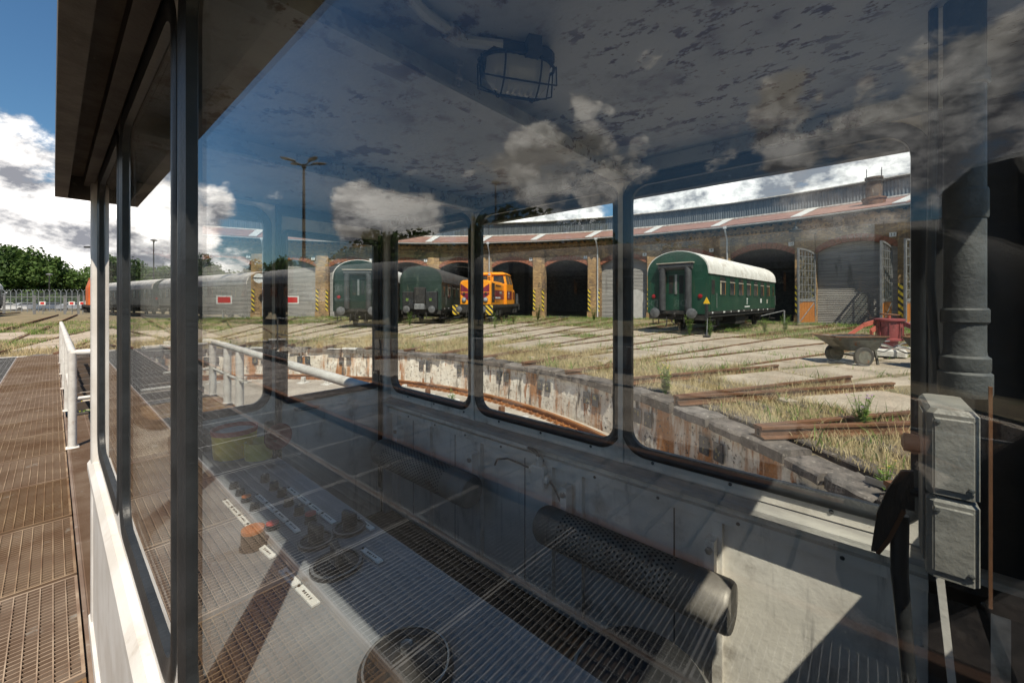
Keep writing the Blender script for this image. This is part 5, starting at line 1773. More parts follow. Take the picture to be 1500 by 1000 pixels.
# foot of the desk: big dark wheel-shaped seat ring and lever by the near corner
st = root('operator_stool', 'dark round operator stool with a worn padded seat, low beside the desk', 'stool', (1.19, .52, 0))
MB().lathe([(.02, .44), (.19, .44), (.205, .47), (.19, .50), (.10, .515), (.002, .515)], 28).build('seat', M['dark'], st, True)
MB().lathe([(.20, .455), (.212, .46), (.212, .475), (.20, .48)], 28, caps=False).build('seat_rim', M['chrome'], st, True)
MB().tube([(0, 0, .03), (0, 0, .44)], .03, 10).build('column', M['dark'], st, True)
for i in range(4):
    a = i * PI / 2 + .4
    MB().tube([(.0, 0, .06), (.21 * math.cos(a), .21 * math.sin(a), .02)], .02, 8).build('leg', M['dark'], st, True)

# tins and a box at the far end of the desk
b = root('paint_tin', 'larger yellow tin with a red rim holding white powder on the desk', 'tin', (.625, 2.47, DZ))
MB().lathe([(.092, 0), (.10, .13)], 28, caps=False).build('tin_body', M['tin_yellow'], b, True)
MB().lathe([(.101, .118), (.104, .122), (.104, .142), (.096, .142), (.094, .122)], 28, caps=False).build('rim', M['tin_red'], b, True)
MB().lathe([(.002, .125), (.05, .128), (.095, .122), (.095, .1)], 24, caps=False).build('powder', M['powder'], b, True)
b = root('paint_tin', 'smaller pale yellow tin without a lid, in front of the red-rimmed tin', 'tin', (.70, 2.335, DZ))
MB().lathe([(.066, 0), (.068, .075), (.07, .078), (.07, .084), (.064, .084), (.062, .01), (.0, .01)], 24, caps=False).build('tin_body', M['tin_yellow2'], b, True)
MB().tube([(.05, -.045, .07), (.085, -.06, .03), (.075, -.02, .0)], .004, 5).build('bail', M['chrome'], b)
b = root('parts_box', 'flat grey metal box with brown slotted top at the far end of the desk', 'box', (.52, 2.70, DZ))
MB().bbox(-.12, .12, -.07, .07, 0, .085, .006).build('case', M['pipe_grey'], b)
for i in range(4):
    MB().box(-.10 + i * .052, -.065 + i * .052, -.055, .055, .0855, .09).build('slot_cover', M['rust_dirt'], b)
b = root('round_gong', 'dark red round horn standing behind the tins on the desk', 'horn', (.745, 2.26, DZ))
MB().tube([(0, 0, 0), (0, 0, .09)], .012, 8).build('stem', M['dark'], b)
MB().lathe([(.02, .03), (.03, .0), (.065, -.05), (.062, -.05), (.026, .0)], 20, (0, 0, .12), 'y').build('bell', M['maroon'], b, True)
MB().bbox(-.03, .015, .03, .07, .06, .18, .01).build('case', M['dark'], b)

# ---- right-hand corner: stacked enamel boxes, thick pipe, lever
cbx = root('switch_box', 'two stacked lumpy off-white enamel switch boxes at the right window corner', 'switch box', (1.115, -.116, 1.155))
cbx.scale = (.70, .70, .70)
MB().bbox(-.10, .14, -.045, .048, .0, .205, .012).build('lower_casing', M['box_white'], cbx)
MB().bbox(-.10, .14, -.045, .048, .212, .43, .012).build('upper_casing', M['box_white'], cbx)
MB().box(-.06, .03, .049, .053, .02, .41).build('side_plate', M['box_white'], cbx)
MB().box(-.112, -.104, -.061, -.055, -.03, .50).build('rusty_edge', M['rail_steel'], cbx)
for z0, z1 in ((.02, .185), (.23, .41)):
    MB().bbox(-.106, -.1005, -.036, .038, z0, z1, .004).build('lid', M['box_white'], cbx)
for y, z in ((-.028, .03), (.03, .175), (-.028, .24), (.03, .40)):
    MB().lathe([(.006, -.106), (.006, -.109), (.002, -.110)], 8, (0, y, z), 'x').build('screw', M['pipe_grey'], cbx)
MB().lathe([(.02, .048), (.026, .052), (.026, .085), (.01, .09)], 10, (.03, 0, .30), 'y').build('gland', M['dark'], cbx, True)
pp = root('drain_pipe', 'thick grey painted pipe with clamped collar rising above the switch boxes', 'pipe', (1.24, -.152, 1.455))
pp.scale = (.64, .64, .925)
MB().lathe([(.058, .0), (.062, .01), (.062, .05), (.055, .055), (.058, .06), (.058, .085), (.05, .09), (.048, .10), (.048, .88)], 20).build('barrel', M['pipe_grey'], pp, True)
MB().lathe([(.051, .39), (.053, .395), (.053, .45), (.051, .455)], 20).build('clamp', M['pipe_grey'], pp, True)
MB().box(-.015, .015, .045, .075, .40, .445).build('clamp_lug', M['pipe_grey'], pp)
for z in (.16, .68):
    MB().lathe([(.051, z), (.055, z + .004), (.055, z + .03), (.051, z + .034)], 20).build('clamp', M['pipe_grey'], pp, True)
MB().tube([(.02, .06, .02), (.02, .075, .25), (.0, .07, .60), (.0, .07, .88)], .012, 8).build('side_conduit', M['pipe_grey'], pp, True)
cn = MB().box(1.735, 1.7495, -.33, -.14, .07, 2.215)
cb(cn, 'corner_panel', M['dark'])
lv = root('lever', 'dark worn wooden lever blade hanging in front of the switch boxes', 'lever', (1.22, -.042, 1.18))
prf = [(-.034, .105), (-.015, .10), (.007, .054), (.024, -.004), (.034, -.093), (.025, -.091), (.007, -.052), (-.017, .020), (-.036, .020)]
MB().prism(prf, -.006, .006, 'x').build('blade', M['lever_wood'], lv)
MB().prism([(.026, -.092), (.008, -.053), (-.016, .019), (-.022, .014), (.002, -.058), (.020, -.094)], -.010, .008, 'x').build('lit_edge', M['rail_steel'], lv)  # lighter brown strip painting the lit edge of the blade
MB().tube([(.0, -.028, .06), (.0, -.075, .06)], .010, 8).build('pivot', M['dark'], lv, True)
hs = root('hose', 'black hose hanging down below the wooden lever', 'hose', (1.47, -.05, 1.0))
world_child(MB().tube([(1.23, -.055, 1.18), (1.22, -.054, 1.06), (1.21, -.068, .85), (1.20, -.085, .55), (1.18, -.09, .02)], [.016, .015, .012, .010, .010], 10).build('hose_body', M['rubber'], smooth=True), hs)
pl_ = root('pole', 'thin white pole in place of a lit slit, leaning in the dark right-hand corner', 'pole', (1.32, -.17, 0))
world_child(MB().bar((1.2, -.112, 1.10), (1.2, -.20, .02), .009, .012).build('shaft', M['rail_white']), pl_)  # white shaft imitates a sunlit slit, its light put into the paint
# ================================================================== yard objects
# two-wheeled tipping cart with coal
def ct(t, mb, nm, m, sm=False): return mb.build(nm, m, t, sm)
def tip_cart(label, loc, rz, load=True, mat=None):
    mat = mat or M['cart_grey']
    t = root('tipping_cart', label, 'cart', loc, rz)
    # tray: open tapered tub, long axis x, nose towards -x
    top = [(-1.02, -.46), (-.70, -.52), (.62, -.50), (.66, 0), (.62, .50), (-.70, .52), (-1.02, .46)]
    bot = [(-.46, -.26), (-.38, -.30), (.40, -.32), (.42, 0), (.40, .32), (-.38, .30), (-.46, .26)]
    n = len(top)
    vs = [(x, y, .92) for x, y in top] + [(x, y, .46) for x, y in bot] + [(x * .965, y * .95, .92) for x, y in top] + [(x * .94, y * .92, .50) for x, y in bot]
    fs = []
    for i in range(n):
        j = (i + 1) % n
        fs += [(i, j, n + j, n + i), (2 * n + i, 3 * n + i, 3 * n + j, 2 * n + j), (i, 2 * n + i, 2 * n + j, j)]
    fs += [tuple(range(n, 2 * n)), tuple(range(3 * n, 4 * n))]
    ct(t, MB().add(vs, fs), 'tray', mat)
    ct(t, MB().tube([(x * 1.01, y * 1.01, .925) for x, y in top + [top[0]]], .022, 6, False), 'rim', M['rail_steel'])
    for s in (-1, 1):
        o = ct(t, MB().lathe([(.20, s * .56 - .055), (.285, s * .56 - .05), (.305, s * .56 - .03), (.305, s * .56 + .03), (.285, s * .56 + .05), (.20, s * .56 + .055)], 26, (-.22, 0, .305), 'y', False), 'wheel', M['tyre'], True)
        link('rim', MB().lathe([(.205, s * .56 - .05), (.15, s * .56 - .01), (.06, s * .56 - .03), (.06, s * .56 + .05), (.15, s * .56 + .02), (.205, s * .56 + .05)], 20, (-.22, 0, .305), 'y').mesh('rim', M['cart_grey'], True), o)
        ct(t, MB().bar((.34, s * .34, .48), (.42, s * .36, .02), .07, .05), 'leg', mat)
        ct(t, MB().tube([(.30, s * .30, .50), (.62, s * .34, .44), (1.25, s * .32, .70), (1.42, s * .30, .72)], .022, 8), 'handle', M['chrome'], True)
    ct(t, MB().tube([(-.22, -.6, .305), (-.22, .6, .305)], .03, 8), 'axle', M['underframe'])
    if load:
        h = MB()
        N = 14
        for i in range(N + 1):
            for j in range(N + 1):
                u, v = -1 + 2 * i / N, -1 + 2 * j / N
                x = -.15 + u * .72
                y = v * .43
                z = .86 + .10 * (1 - u * u) * (1 - v * v) + random.uniform(-.02, .025)
                h.v.append((x, y, z))
        for i in range(N):
            for j in range(N):
                k = i * (N + 1) + j
                h.f.append((k, k + 1, k + N + 2, k + N + 1))
        ct(t, h, 'coal_load', M['coal'])
    return t
tc1 = tip_cart('tipping cart loaded with coal in front of the red drum jack', (13.75, .22, 0), R_(-48))
tc2 = tip_cart('empty grey tipping cart cut off by the right window edge', (13.95, -1.30, 0), R_(128), False)
tc1.scale = tc2.scale = (.8, .8, .8)

# red capstan-like machine
t = root('red_jack', 'oxide red drum jack with folded arms and a hand wheel on top', 'jack', (15.93, -.5, 0), R_(0))
t.scale = (.78, .78, .8)
ct(t, MB().lathe([(.36, .62), (.40, .64), (.40, .70), (.34, .72), (.36, .95), (.37, 1.32), (.44, 1.34), (.44, 1.40), (.30, 1.42)], 24), 'drum', M['machine_red'], True)
ct(t, MB().lathe([(.44, 1.401), (.44, 1.43), (.1, 1.435)], 24), 'top_flange', M['rail_steel'], True)
ct(t, MB().bbox(-.55, .55, -.45, .45, .10, .34, .06), 'base', M['rail_white'])
ct(t, MB().lathe([(.30, .30), (.24, .36), (.24, .60), (.30, .64)], 20), 'pedestal', M['machine_red'], True)
for i in range(8):
    a = 2 * PI * i / 8
    ct(t, MB().bar((.372 * math.cos(a), .372 * math.sin(a), .74), (.378 * math.cos(a), .378 * math.sin(a), 1.3), .03, .03, (math.cos(a), math.sin(a), 0)), 'rib', M['machine_red'])
for a in (2.6, 3.6, 4.5):
    ct(t, MB().lathe([(.06, 0), (.06, .02)], 12, (0, 0, 0), 'z'), 'port', M['dark'])
    o = t.children[-1]
    o.location = (.365 * math.cos(a), .365 * math.sin(a), 1.2)
    o.rotation_euler = (0, R_(90), a)
hw = ct(t, MB().tube([(.26 * math.cos(q), .26 * math.sin(q), 1.56 + .02 * math.sin(q)) for q in np.linspace(0, 2 * PI, 21)], .026, 7, False), 'hand_wheel', M['rail_steel'], True)
for q in (0, 2.1, 4.2):
    link('spoke', MB().bar((0, 0, 1.50), (.25 * math.cos(q), .25 * math.sin(q), 1.56), .03, .02).mesh('spoke', M['rail_steel']), hw)
ct(t, MB().tube([(0, 0, 1.42), (0, 0, 1.54)], .05, 8), 'spindle', M['arm_red'])
def arm(p0, p1, p2, w, m, nm='arm'):
    mb = MB().bar(p0, p1, w, .14).bar(p1, p2, w, .10)
    ct(t, mb, nm, m)
arm((-.10, .42, 1.28), (-.30, .72, 1.16), (-.85, 1.45, .52), .09, M['arm_red'])
arm((-.2, .36, 1.10), (-.28, .50, .95), (-.22, .48, .58), .08, M['arm_red'])
arm((-.25, -.40, 1.25), (-.40, -.62, 1.12), (-.55, -.80, .40), .11, M['machine_red'])
ct(t, MB().tube([(-.6, .9, .42), (-.3, .6, .52), (-.5, -.1, .40), (-.85, -.5, .46)], .03, 8), 'hose_loop', M['cabin_grey'], True)

# point lever with yellow triangle beside the coach
p = polar(-7.0, 22.2)
t = root('point_lever', 'ground lever with a yellow triangle tip standing at the corner of the green coach', 'lever', (p[0], p[1], 0))
t.scale = (.8, .8, .92)
ct(t, MB().bar((0, 0, 0), (.02, -.04, 1.05), .06, .04), 'shaft', M['frame_grey'])
ct(t, MB().bbox(-.10, .10, -.07, .07, .95, 1.62, .03), 'weight_plate', M['dark'])
ct(t, MB().prism([(-.17, 1.64), (.17, 1.64), (.0, 1.95)], -.03, .03, 'x'), 'triangle', M['yellow'])
ct(t, MB().bbox(-.2, .2, -.15, .15, -.05, .12, .03), 'base', M['underframe'])
# low rail barrier beside the gate leaf
p = polar(-6.3, 35.4)
t = root('stop_barrier', 'low grey pipe barrier at the gate jamb beside the orange planks', 'barrier', (p[0], p[1], 0))
ct(t, MB().tube([(0, 0, 0), (0, 0, 1.0)], .05, 8), 'post', M['frame_grey'])
ct(t, MB().tube([(0, 0, .98), (-1.9, 1.1, .62)], .03, 8), 'rail', M['frame_grey'])

# ---- palisade fence, far left
fence = root('mesh_fence', 'tall galvanised mesh fence with forked post tops in front of the trees', 'fence', (-62, 55, 0))
along = lambda u, F: (F * .7513 + u * F * .66, F * .66 - u * F * .7513)
f0, f1 = Vector(along(-1.34, 62)), Vector(along(-.98, 62))
nf = 26
pts = [f0 + (f1 - f0) * i / nf for i in range(nf + 1)]
hp = 3.0
for p in pts:
    mb = MB().tube([(p.x, p.y, -.2), (p.x, p.y, hp)], .045, 6)
    d = (f1 - f0).normalized()
    for s in (-1, 1):
        mb.bar((p.x, p.y, hp), (p.x + s * d.x * .3, p.y + s * d.y * .3, hp + .32), .05, .05)
    world_child(mb.build('post', M['fence_zinc']), fence)
wm = MB()
for z in [.05 + .20 * i for i in range(15)]:
    wm.bar((f0.x, f0.y, z), (f1.x, f1.y, z), .010, .010)
for i in range(nf * 7):
    p = f0 + (f1 - f0) * i / (nf * 7)
    wm.bar((p.x, p.y, 0), (p.x, p.y, hp - .05), .010, .010, (1, 0, 0))
world_child(wm.build('wire_mesh', M['fence_zinc']), fence)['kind'] = 'stuff'
# the gate section in front, with red and white boards
def along(u, F): # a point at sideways tangent u and depth F from where the photographer stands
    return (F * .7513 + u * F * .66, F * .66 - u * F * .7513)
gt = root('yard_gate', 'dark steel sliding gate frame across the yard track carrying red boards', 'gate', (*along(-1.16, 52), 0))
g0, g1 = Vector(along(-1.285, 52)), Vector(along(-1.075, 52))
for f_ in (.12, .48, .84, 1.0):
    p = g0 + (g1 - g0) * f_
    world_child(MB().box(p.x - .12, p.x + .12, p.y - .12, p.y + .12, -.2, 2.3).build('post', M['frame_grey']), gt)
for z in (.35, .95, 2.1):
    world_child(MB().bar((g0.x, g0.y, z), (g1.x, g1.y, z), .06, .08).build('rail', M['frame_grey']), gt)
for i, (px_, lab) in enumerate(((62, 'red stop board with white border on the yard gate, leftmost'), (105, 'red stop board with white border on the yard gate, middle of three'), (120.5, 'red stop board with white border beside the orange red engine'))):
    x, y = along((px_ - 750) / 591, 51.5)
    t = root('stop_board', lab, 'sign', (x, y, 1.1), R_(-48.7 + 5), 'stop boards on the yard gate')
    MB().box(-.36, .36, -.02, .02, -.02, .40).build('board', M['mark_white'], t)
    MB().box(-.22, .22, -.034, -.0205, .06, .32).build('red_field', M['red'], t)
    MB().tube([(0, .05, -1.2), (0, .05, .2)], .04, 6).build('post', M['frame_grey'], t)

# parked cars beyond the fence
def car(label, x, y, rz, paint):
    t = root('parked_car', label, 'car', (x, y, -.12), rz, 'cars parked beyond the fence')
    side = [(-2.15, .32), (2.1, .32), (2.15, .62), (1.95, .80), (1.05, .92), (.55, 1.38), (-.95, 1.42), (-1.75, .98), (-2.12, .92)]
    n = len(side)
    vs = []
    for y_, k in ((-.86, .0), (-.80, 0), (.80, 0), (.86, 0)):
        pass
    rows = [(-.86, lambda z: min(z, .9)), (-.84, lambda z: z if z < 1.0 else .98), (-.62, lambda z: z), (.62, lambda z: z), (.84, lambda z: z if z < 1.0 else .98), (.86, lambda z: min(z, .9))]
    mb = MB()
    for yy, fz in rows:
        for x_, z_ in side:
            mb.v.append((x_, yy, fz(z_)))
    for a in range(len(rows) - 1):
        for i in range(n):
            j = (i + 1) % n
            mb.f.append((a * n + i, a * n + j, (a + 1) * n + j, (a + 1) * n + i))
    mb.f.append(tuple(range(n)))
    mb.f.append(tuple((len(rows) - 1) * n + i for i in range(n)))
    mb.build('body', paint, t, True)
    for s in (-1, 1):
        vs = [(-1.5, s * .80, 1.02), (.92, s * .80, 1.0), (.5, s * .66, 1.32), (-.92, s * .66, 1.36)]
        off = [(x_, y_ + s * .025, z_ + .01) for x_, y_, z_ in vs]
        MB().add(vs + off, [(0, 1, 2, 3), (4, 5, 6, 7), (0, 1, 5, 4), (1, 2, 6, 5), (2, 3, 7, 6), (3, 0, 4, 7)]).build('side_window', M['coach_glass'], t)
        for xx in (-1.35, 1.3):
            MB().lathe([(.2, -.09), (.31, -.08), (.31, .08), (.2, .09)], 16, (xx, s * .80, .31), 'y').build('wheel', M['tyre'], t, True)
    MB().add([(1.02, -.62, .96), (1.02, .62, .96), (.58, .56, 1.36), (.58, -.56, 1.36), (1.05, -.62, .98), (1.05, .62, .98), (.61, .56, 1.38), (.61, -.56, 1.38)], [(0, 1, 2, 3), (4, 5, 6, 7), (0, 1, 5, 4), (1, 2, 6, 5), (2, 3, 7, 6), (3, 0, 4, 7)]).build('windscreen', M['coach_glass'], t)
    return t
for u, F, lab, pt in ((-1.255, 66, 'white car parked beyond the fence, leftmost', 'car_white'), (-1.20, 69, 'silver car parked beyond the fence next to the white one', 'car_silver'),
                      (-1.14, 70, 'grey blue car parked beyond the fence', 'car_blue'), (-1.085, 71, 'pale silver car parked beyond the fence near the engine', 'car_silver'), (-1.31, 67, 'grey blue car at the left picture edge beyond the fence', 'car_blue')):
    x, y = along(u, F)
    car(lab, x, y, R_(20 + random.uniform(-8, 8)), M[pt])

# ---- lamp posts
def mushroom_lamp(label, x, y, h):
    t = root('lamp_post', label, 'lamp post', (x, y, -.2))
    MB().tube([(0, 0, 0), (0, 0, h * .4), (0, 0, h)], [.11, .095, .065], 10).build('post', M['lamp_dark'], t, True)
    MB().lathe([(.10, -.25), (.13, -.05), (.42, .02), (.44, .08), (.30, .20), (.04, .26)], 18, (0, 0, h)).build('lamp_head', M['lamp_alu'], t, True)
def four_arm_lamp(label, x, y, h, rz):
    t = root('lamp_post', label, 'lamp post', (x, y, -.2), rz)
    MB().tube([(0, 0, 0), (0, 0, h * .4), (0, 0, h)], [.17, .14, .10], 12).build('post', M['lamp_dark'], t, True)
    MB().lathe([(.10, -.25), (.17, -.2), (.17, .1), (.05, .14)], 12, (0, 0, h)).build('hub', M['lamp_dark'], t, True)
    for q in range(4):
        a = R_(20 + 90 * q) if q % 2 == 0 else R_(-12 + 90 * q)
        c_, s_ = math.cos(a), math.sin(a)
        MB().tube([(0, 0, h), (.5 * c_, .5 * s_, h + .12), (1.0 * c_, 1.0 * s_, h + .30)], .045, 8).build('arm', M['lamp_dark'], t, True)
        hd = MB()
        P = []
        for i, (d, w) in enumerate(((.55, .05), (.7, .15), (1.0, .24), (1.3, .26), (1.6, .2), (1.75, .08))):
            P.append((d, w))
        nn = 10
        vs = []
        for d, w in P:
            for j in range(nn):
                b = 2 * PI * j / nn
                lx, lz = w * math.cos(b), w * .42 * math.sin(b)
                vs.append((d * c_ - lx * s_, d * s_ + lx * c_, h + .22 + d * .12 + lz))
        fs = []
        for i in range(len(P) - 1):
            for j in range(nn):
                j2 = (j + 1) % nn
                fs.append((i * nn + j, i * nn + j2, (i + 1) * nn + j2, (i + 1) * nn + j))
        fs += [tuple(range(nn)), tuple((len(P) - 1) * nn + j for j in range(nn))]
        hd.add(vs, fs).build('lamp_head', M['lamp_alu'], t, True)
def mirrored(px_, F):
    # where a thing stands whose mirror image in the front panes appears in that direction
    x, y = along((px_ - 750) / 591, F)
    return .31 - x, y
x, y = mirrored(445, 34); four_arm_lamp('tall lamp post with four slender lamp heads, mirrored in the front pane', x, y, 13.2, R_(0))
x, y = mirrored(726, 36); mushroom_lamp('dark mast with one mushroom shaped lamp head behind the siding, mirrored nearest the middle', x, y, 12.3)
x, y = mirrored(225, 62); mushroom_lamp('pale mast with mushroom lamp head far beyond the siding coaches, mirrored near the corner post', x, y, 11.0)
x, y = along((72 - 750) / 591, 72); mushroom_lamp('small mushroom topped lamp post behind the mesh fence among the trees', x, y, 6.4)
# street lamp arm at the corner post
x, y = along((140 - 750) / 591, 58)
t = root('street_lamp', 'street lamp with flat dark head above the orange red engine beside the corner post', 'street lamp', (x, y, -.2))
MB().tube([(0, 0, 0), (0, 0, 9.5)], .09, 8).build('post', M['lamp_dark'], t)
MB().bbox(-1.6, .2, -.18, .18, 9.4, 9.62, .05).build('lamp_head', M['dark'], t)
t.rotation_euler = (0, 0, R_(-48.7))

# signal post at the shed pillar with round plate
p = polar(64.6, 38.6)
t = root('shed_sign', 'white round plate on a thin post by the first brick pillar', 'sign', (p[0], p[1], 0), R_(64.6 - 90))
MB().tube([(0, 0, 0), (0, 0, 5.2)], .05, 8).build('post', M['zinc'], t)
MB().lathe([(.45, -.06), (.45, -.03)], 24, (-.75, 0, 3.75), 'y').build('plate', M['mark_white'], t)
MB().box(-1.25, -.25, -.075, -.062, 3.70, 3.82).build('black_bar', M['dark'], t)
MB().bar((0, 0, 4.9), (-1.5, 0, 5.5), .04, .04).build('stay', M['zinc'], t)
# ================================================================== vegetation
def leaf_cloud(blobs, n, size, seed):
    """leaf clump quads spread through overlapping uneven volumes"""
    r = np.random.default_rng(seed)
    V = []
    w = np.array([b[3] ** 2 for b in blobs])
    idx = r.choice(len(blobs), n, p=w / w.sum())
    B = np.array(blobs)[idx]
    d = r.normal(size=(n, 3))
    d /= np.linalg.norm(d, axis=1)[:, None]
    rad = B[:, 3] * (1 - .55 * r.random(n) ** 2.2) * r.uniform(.86, 1.12, n)
    c = B[:, :3] + d * rad[:, None] * np.array([1, 1, .85])
    nrm = d * .6 + r.normal(size=(n, 3)) * .7 + np.array([0, 0, .35])
    nrm /= np.linalg.norm(nrm, axis=1)[:, None]
    a = np.cross(nrm, r.normal(size=(n, 3)))
    a /= np.linalg.norm(a, axis=1)[:, None]
    b = np.cross(nrm, a)
    s = size * r.uniform(.6, 1.5, n)[:, None]
    v = np.stack([c + a * s, c + b * s * .7, c - a * s, c - b * s * .7], 1).reshape(-1, 3)
    f = np.arange(4 * n).reshape(-1, 4)
    return v, f
def np_mesh(name, v, f, mat):
    me = bpy.data.meshes.new(name)
    k = f.shape[1]
    me.vertices.add(len(v))
    me.vertices.foreach_set('co', v.astype(np.float32).ravel())
    me.loops.add(f.size)
    me.loops.foreach_set('vertex_index', f.astype(np.int32).ravel())
    me.polygons.add(len(f))
    me.polygons.foreach_set('loop_start', np.arange(0, f.size, k, dtype=np.int32))
    me.update(calc_edges=True)
    me.materials.append(mat)
    return me
def tree_proto(seed, h, w, mat, n=2600, size=.30):
    r = random.Random(seed)
    tr = MB()
    pts = [(0, 0, -.3)]
    for i in range(1, 6):
        pts.append((r.uniform(-.12, .12) * i, r.uniform(-.12, .12) * i, h * .16 * i))
    tr.tube(pts, [.32, .26, .22, .17, .12, .06], 9)
    blobs = []
    for i in range(9):
        a = r.uniform(0, 2 * PI)
        z0 = h * r.uniform(.22, .55)
        L = w * r.uniform(.45, .95)
        e = (L * math.cos(a), L * math.sin(a), z0 + h * r.uniform(.10, .32))
        tr.tube([(0, 0, z0), (e[0] * .5, e[1] * .5, (z0 + e[2]) / 2 - .1), e], [.12, .08, .03], 6)
        blobs.append((e[0], e[1], e[2], w * r.uniform(.28, .5)))
    for i in range(13):
        a = r.uniform(0, 2 * PI)
        k = r.random() ** .6
        zf = r.uniform(.30, .96)
        env = math.sin(min(1, (1.02 - zf) * 1.5) * PI / 2) * w * .8
        blobs.append((env * k * math.cos(a), env * k * math.sin(a), h * zf - w * .12, w * r.uniform(.22, .42)))
    v, f = leaf_cloud(blobs, n, size, seed)
    return tr.mesh('trunk', M['bark'], True), np_mesh('crown', v, f, mat)
protos = [tree_proto(3, 11, 4.6, M['leaf'], 3600, .27), tree_proto(8, 12.5, 5.2, M['leaf_dark'], 4000, .29), tree_proto(15, 9.5, 4.2, M['leaf'], 3200, .25), tree_proto(21, 12, 3.4, M['leaf_dark'], 3000, .26)]
def tree(x, y, k, sc, label, group):
    t = root('leafy_tree', label, 'tree', (x, y, -.2), random.uniform(0, 6.28), group)
    t.scale = (sc * random.uniform(.92, 1.1), sc * random.uniform(.92, 1.1), sc)
    link('trunk', protos[k][0], t)
    link('crown', protos[k][1], t)
TL = [(-6, 80, 1, 1.12, 'broad dark green tree at the left picture edge behind the mesh fence'),
      (20, 82, 0, 1.15, 'rounded green tree behind the fence, second from the left edge'),
      (44, 84, 1, .98, 'dark tree behind the fence between two lighter crowns'),
      (74, 84, 0, 1.0, 'light green tree behind the fence left of the lamp'),
      (98, 88, 2, 1.02, 'smaller light green tree behind the fence at mid gap'),
      (118, 90, 2, .86, 'low tree behind the faded orange red engine'),
      (150, 96, 0, .95, 'green tree partly behind the cabin corner post'),
      (172, 98, 3, .9, 'narrow tree seen between the corner post and first mullion'),
      (205, 100, 2, 1.0, 'low tree right of the first mullion, beyond the yard'),
      (-50, 78, 0, 1.1, 'tree just outside the left picture edge'),
      (-110, 80, 1, 1.1, 'tall tree well outside the left edge')]
for (px_, F, k, sc, lab) in TL[:9]:
    x, y = along((px_ - 750) / 591, F)
    tree(x, y, k, sc, lab, 'trees behind the fence')
# undergrowth before the fence trees
for i, px_ in enumerate((-10, 12, 33, 52, 70, 92, 112)):
    x, y = along((px_ - 750) / 591, 76)
    r = np.random.default_rng(40 + i)
    bl = [(r.normal() * 1.4, r.normal() * .8, 1.0 + r.random() * 1.2, .9 + r.random() * .5) for _ in range(6)]
    v, f = leaf_cloud(bl, 700, .18, 60 + i)
    t = root('bush', None, 'bush', (x, y, -.2), 0, 'bushes behind the fence')
    t['label'] = ('light' if i % 2 else 'dark') + ' green bush behind the mesh fence, ' + ('at the left edge', 'beside the white car', 'behind the grey gate post', 'below the tallest crown', 'below the small lamp', 'left of the engine', 'behind the engine hood')[i]
    link('foliage', np_mesh('foliage', v, f, M['leaf'] if i % 2 else M['leaf_dark']), t)
    MB().tube([(0, 0, 0), (.1, 0, .8), (.3, .1, 1.4)], [.06, .05, .02], 6).build('stem', M['bark'], t)
MIR = [(175, 105, 1, .86), (200, 100, 1, 1.0), (240, 100, 0, .95), (285, 92, 1, 1.0), (300, 88, 3, 1.0), (345, 80, 2, .9), (372, 78, 3, .82), (410, 72, 1, .80), (445, 70, 0, .85), (480, 66, 2, .92), (515, 62, 1, .86), (548, 58, 3, 1.0), (575, 56, 1, .98), (610, 54, 0, 1.02), (645, 52, 2, 1.0), (690, 50, 0, .95), (740, 46, 3, 1.05), (775, 44, 1, 1.0), (805, 44, 0, 1.02), (870, 42, 2, 1.0), (960, 44, 2, .95)]
words = ['far dark', 'tall dark', 'rounded green', 'broad dark', 'slender dark', 'low green', 'slender', 'thick dark', 'light green', 'compact green', 'wide dark', 'tall slender', 'dense dark', 'rounded', 'loose green', 'bright green', 'tall narrow', 'big dark', 'full green', 'low loose', 'small green']
where = ['beyond the end of the siding', 'behind the last white roofed coach', 'behind the farthest coach', 'left of the brick pillar', 'next to the broad one', 'over the third coach', 'beside the four armed lamp', 'at the foot of the four armed lamp', 'right of the four armed lamp', 'over the gap between two coaches', 'behind the second coach', 'in the densest dark group', 'in the middle of the dark group', 'right of the dark group', 'over the domed coach roof', 'left of the mushroom mast', 'behind the mushroom mast', 'right of the mushroom mast', 'over the shed roof reflection', 'behind the nearest coach', 'beyond the nearest coach end']
for i, (px_, F, k, sc) in enumerate(MIR):
    x, y = mirrored(px_, F)
    tree(x, y, k, sc, '%s tree mirrored in the panes, %s' % (words[i], where[i]), 'trees behind the siding')

# ---- grass, straw and weeds on the apron
def blades(base, h, wd, lean, seed, kinks=True):
    r = np.random.default_rng(seed)
    n = len(base)
    a = r.uniform(0, 2 * PI, n)
    side = np.stack([np.cos(a), np.sin(a), np.zeros(n)], 1) * wd[:, None]
    b = r.uniform(0, 2 * PI, n)
    ln = np.stack([np.cos(b), np.sin(b), np.zeros(n)], 1) * (h * lean)[:, None]
    up = np.zeros((n, 3)); up[:, 2] = h
    m = base + up * .55 + ln * .35
    tip = base + up + ln
    v = np.stack([base - side, base + side, m + side * .7, m - side * .7, tip], 1).reshape(-1, 3)
    k = np.arange(n)[:, None] * 5
    tri = np.concatenate([k + np.array([[0, 1, 2]]), k + np.array([[0, 2, 3]]), k + np.array([[3, 2, 4]])], 0)
    return v, tri
gr = np.random.default_rng(5)
def on_slab(ang, rad):
    hit = np.zeros(len(ang), bool)
    for (a, x0, x1, r0, r1) in SLABS:
        d = np.radians(ang - a)
        lx = -rad * np.sin(d)
        ly = rad * np.cos(d)
        hit |= (lx > x0 + .05) & (lx < x1 - .05) & (ly > r0 + .05) & (ly < r1 - .05)
    return hit
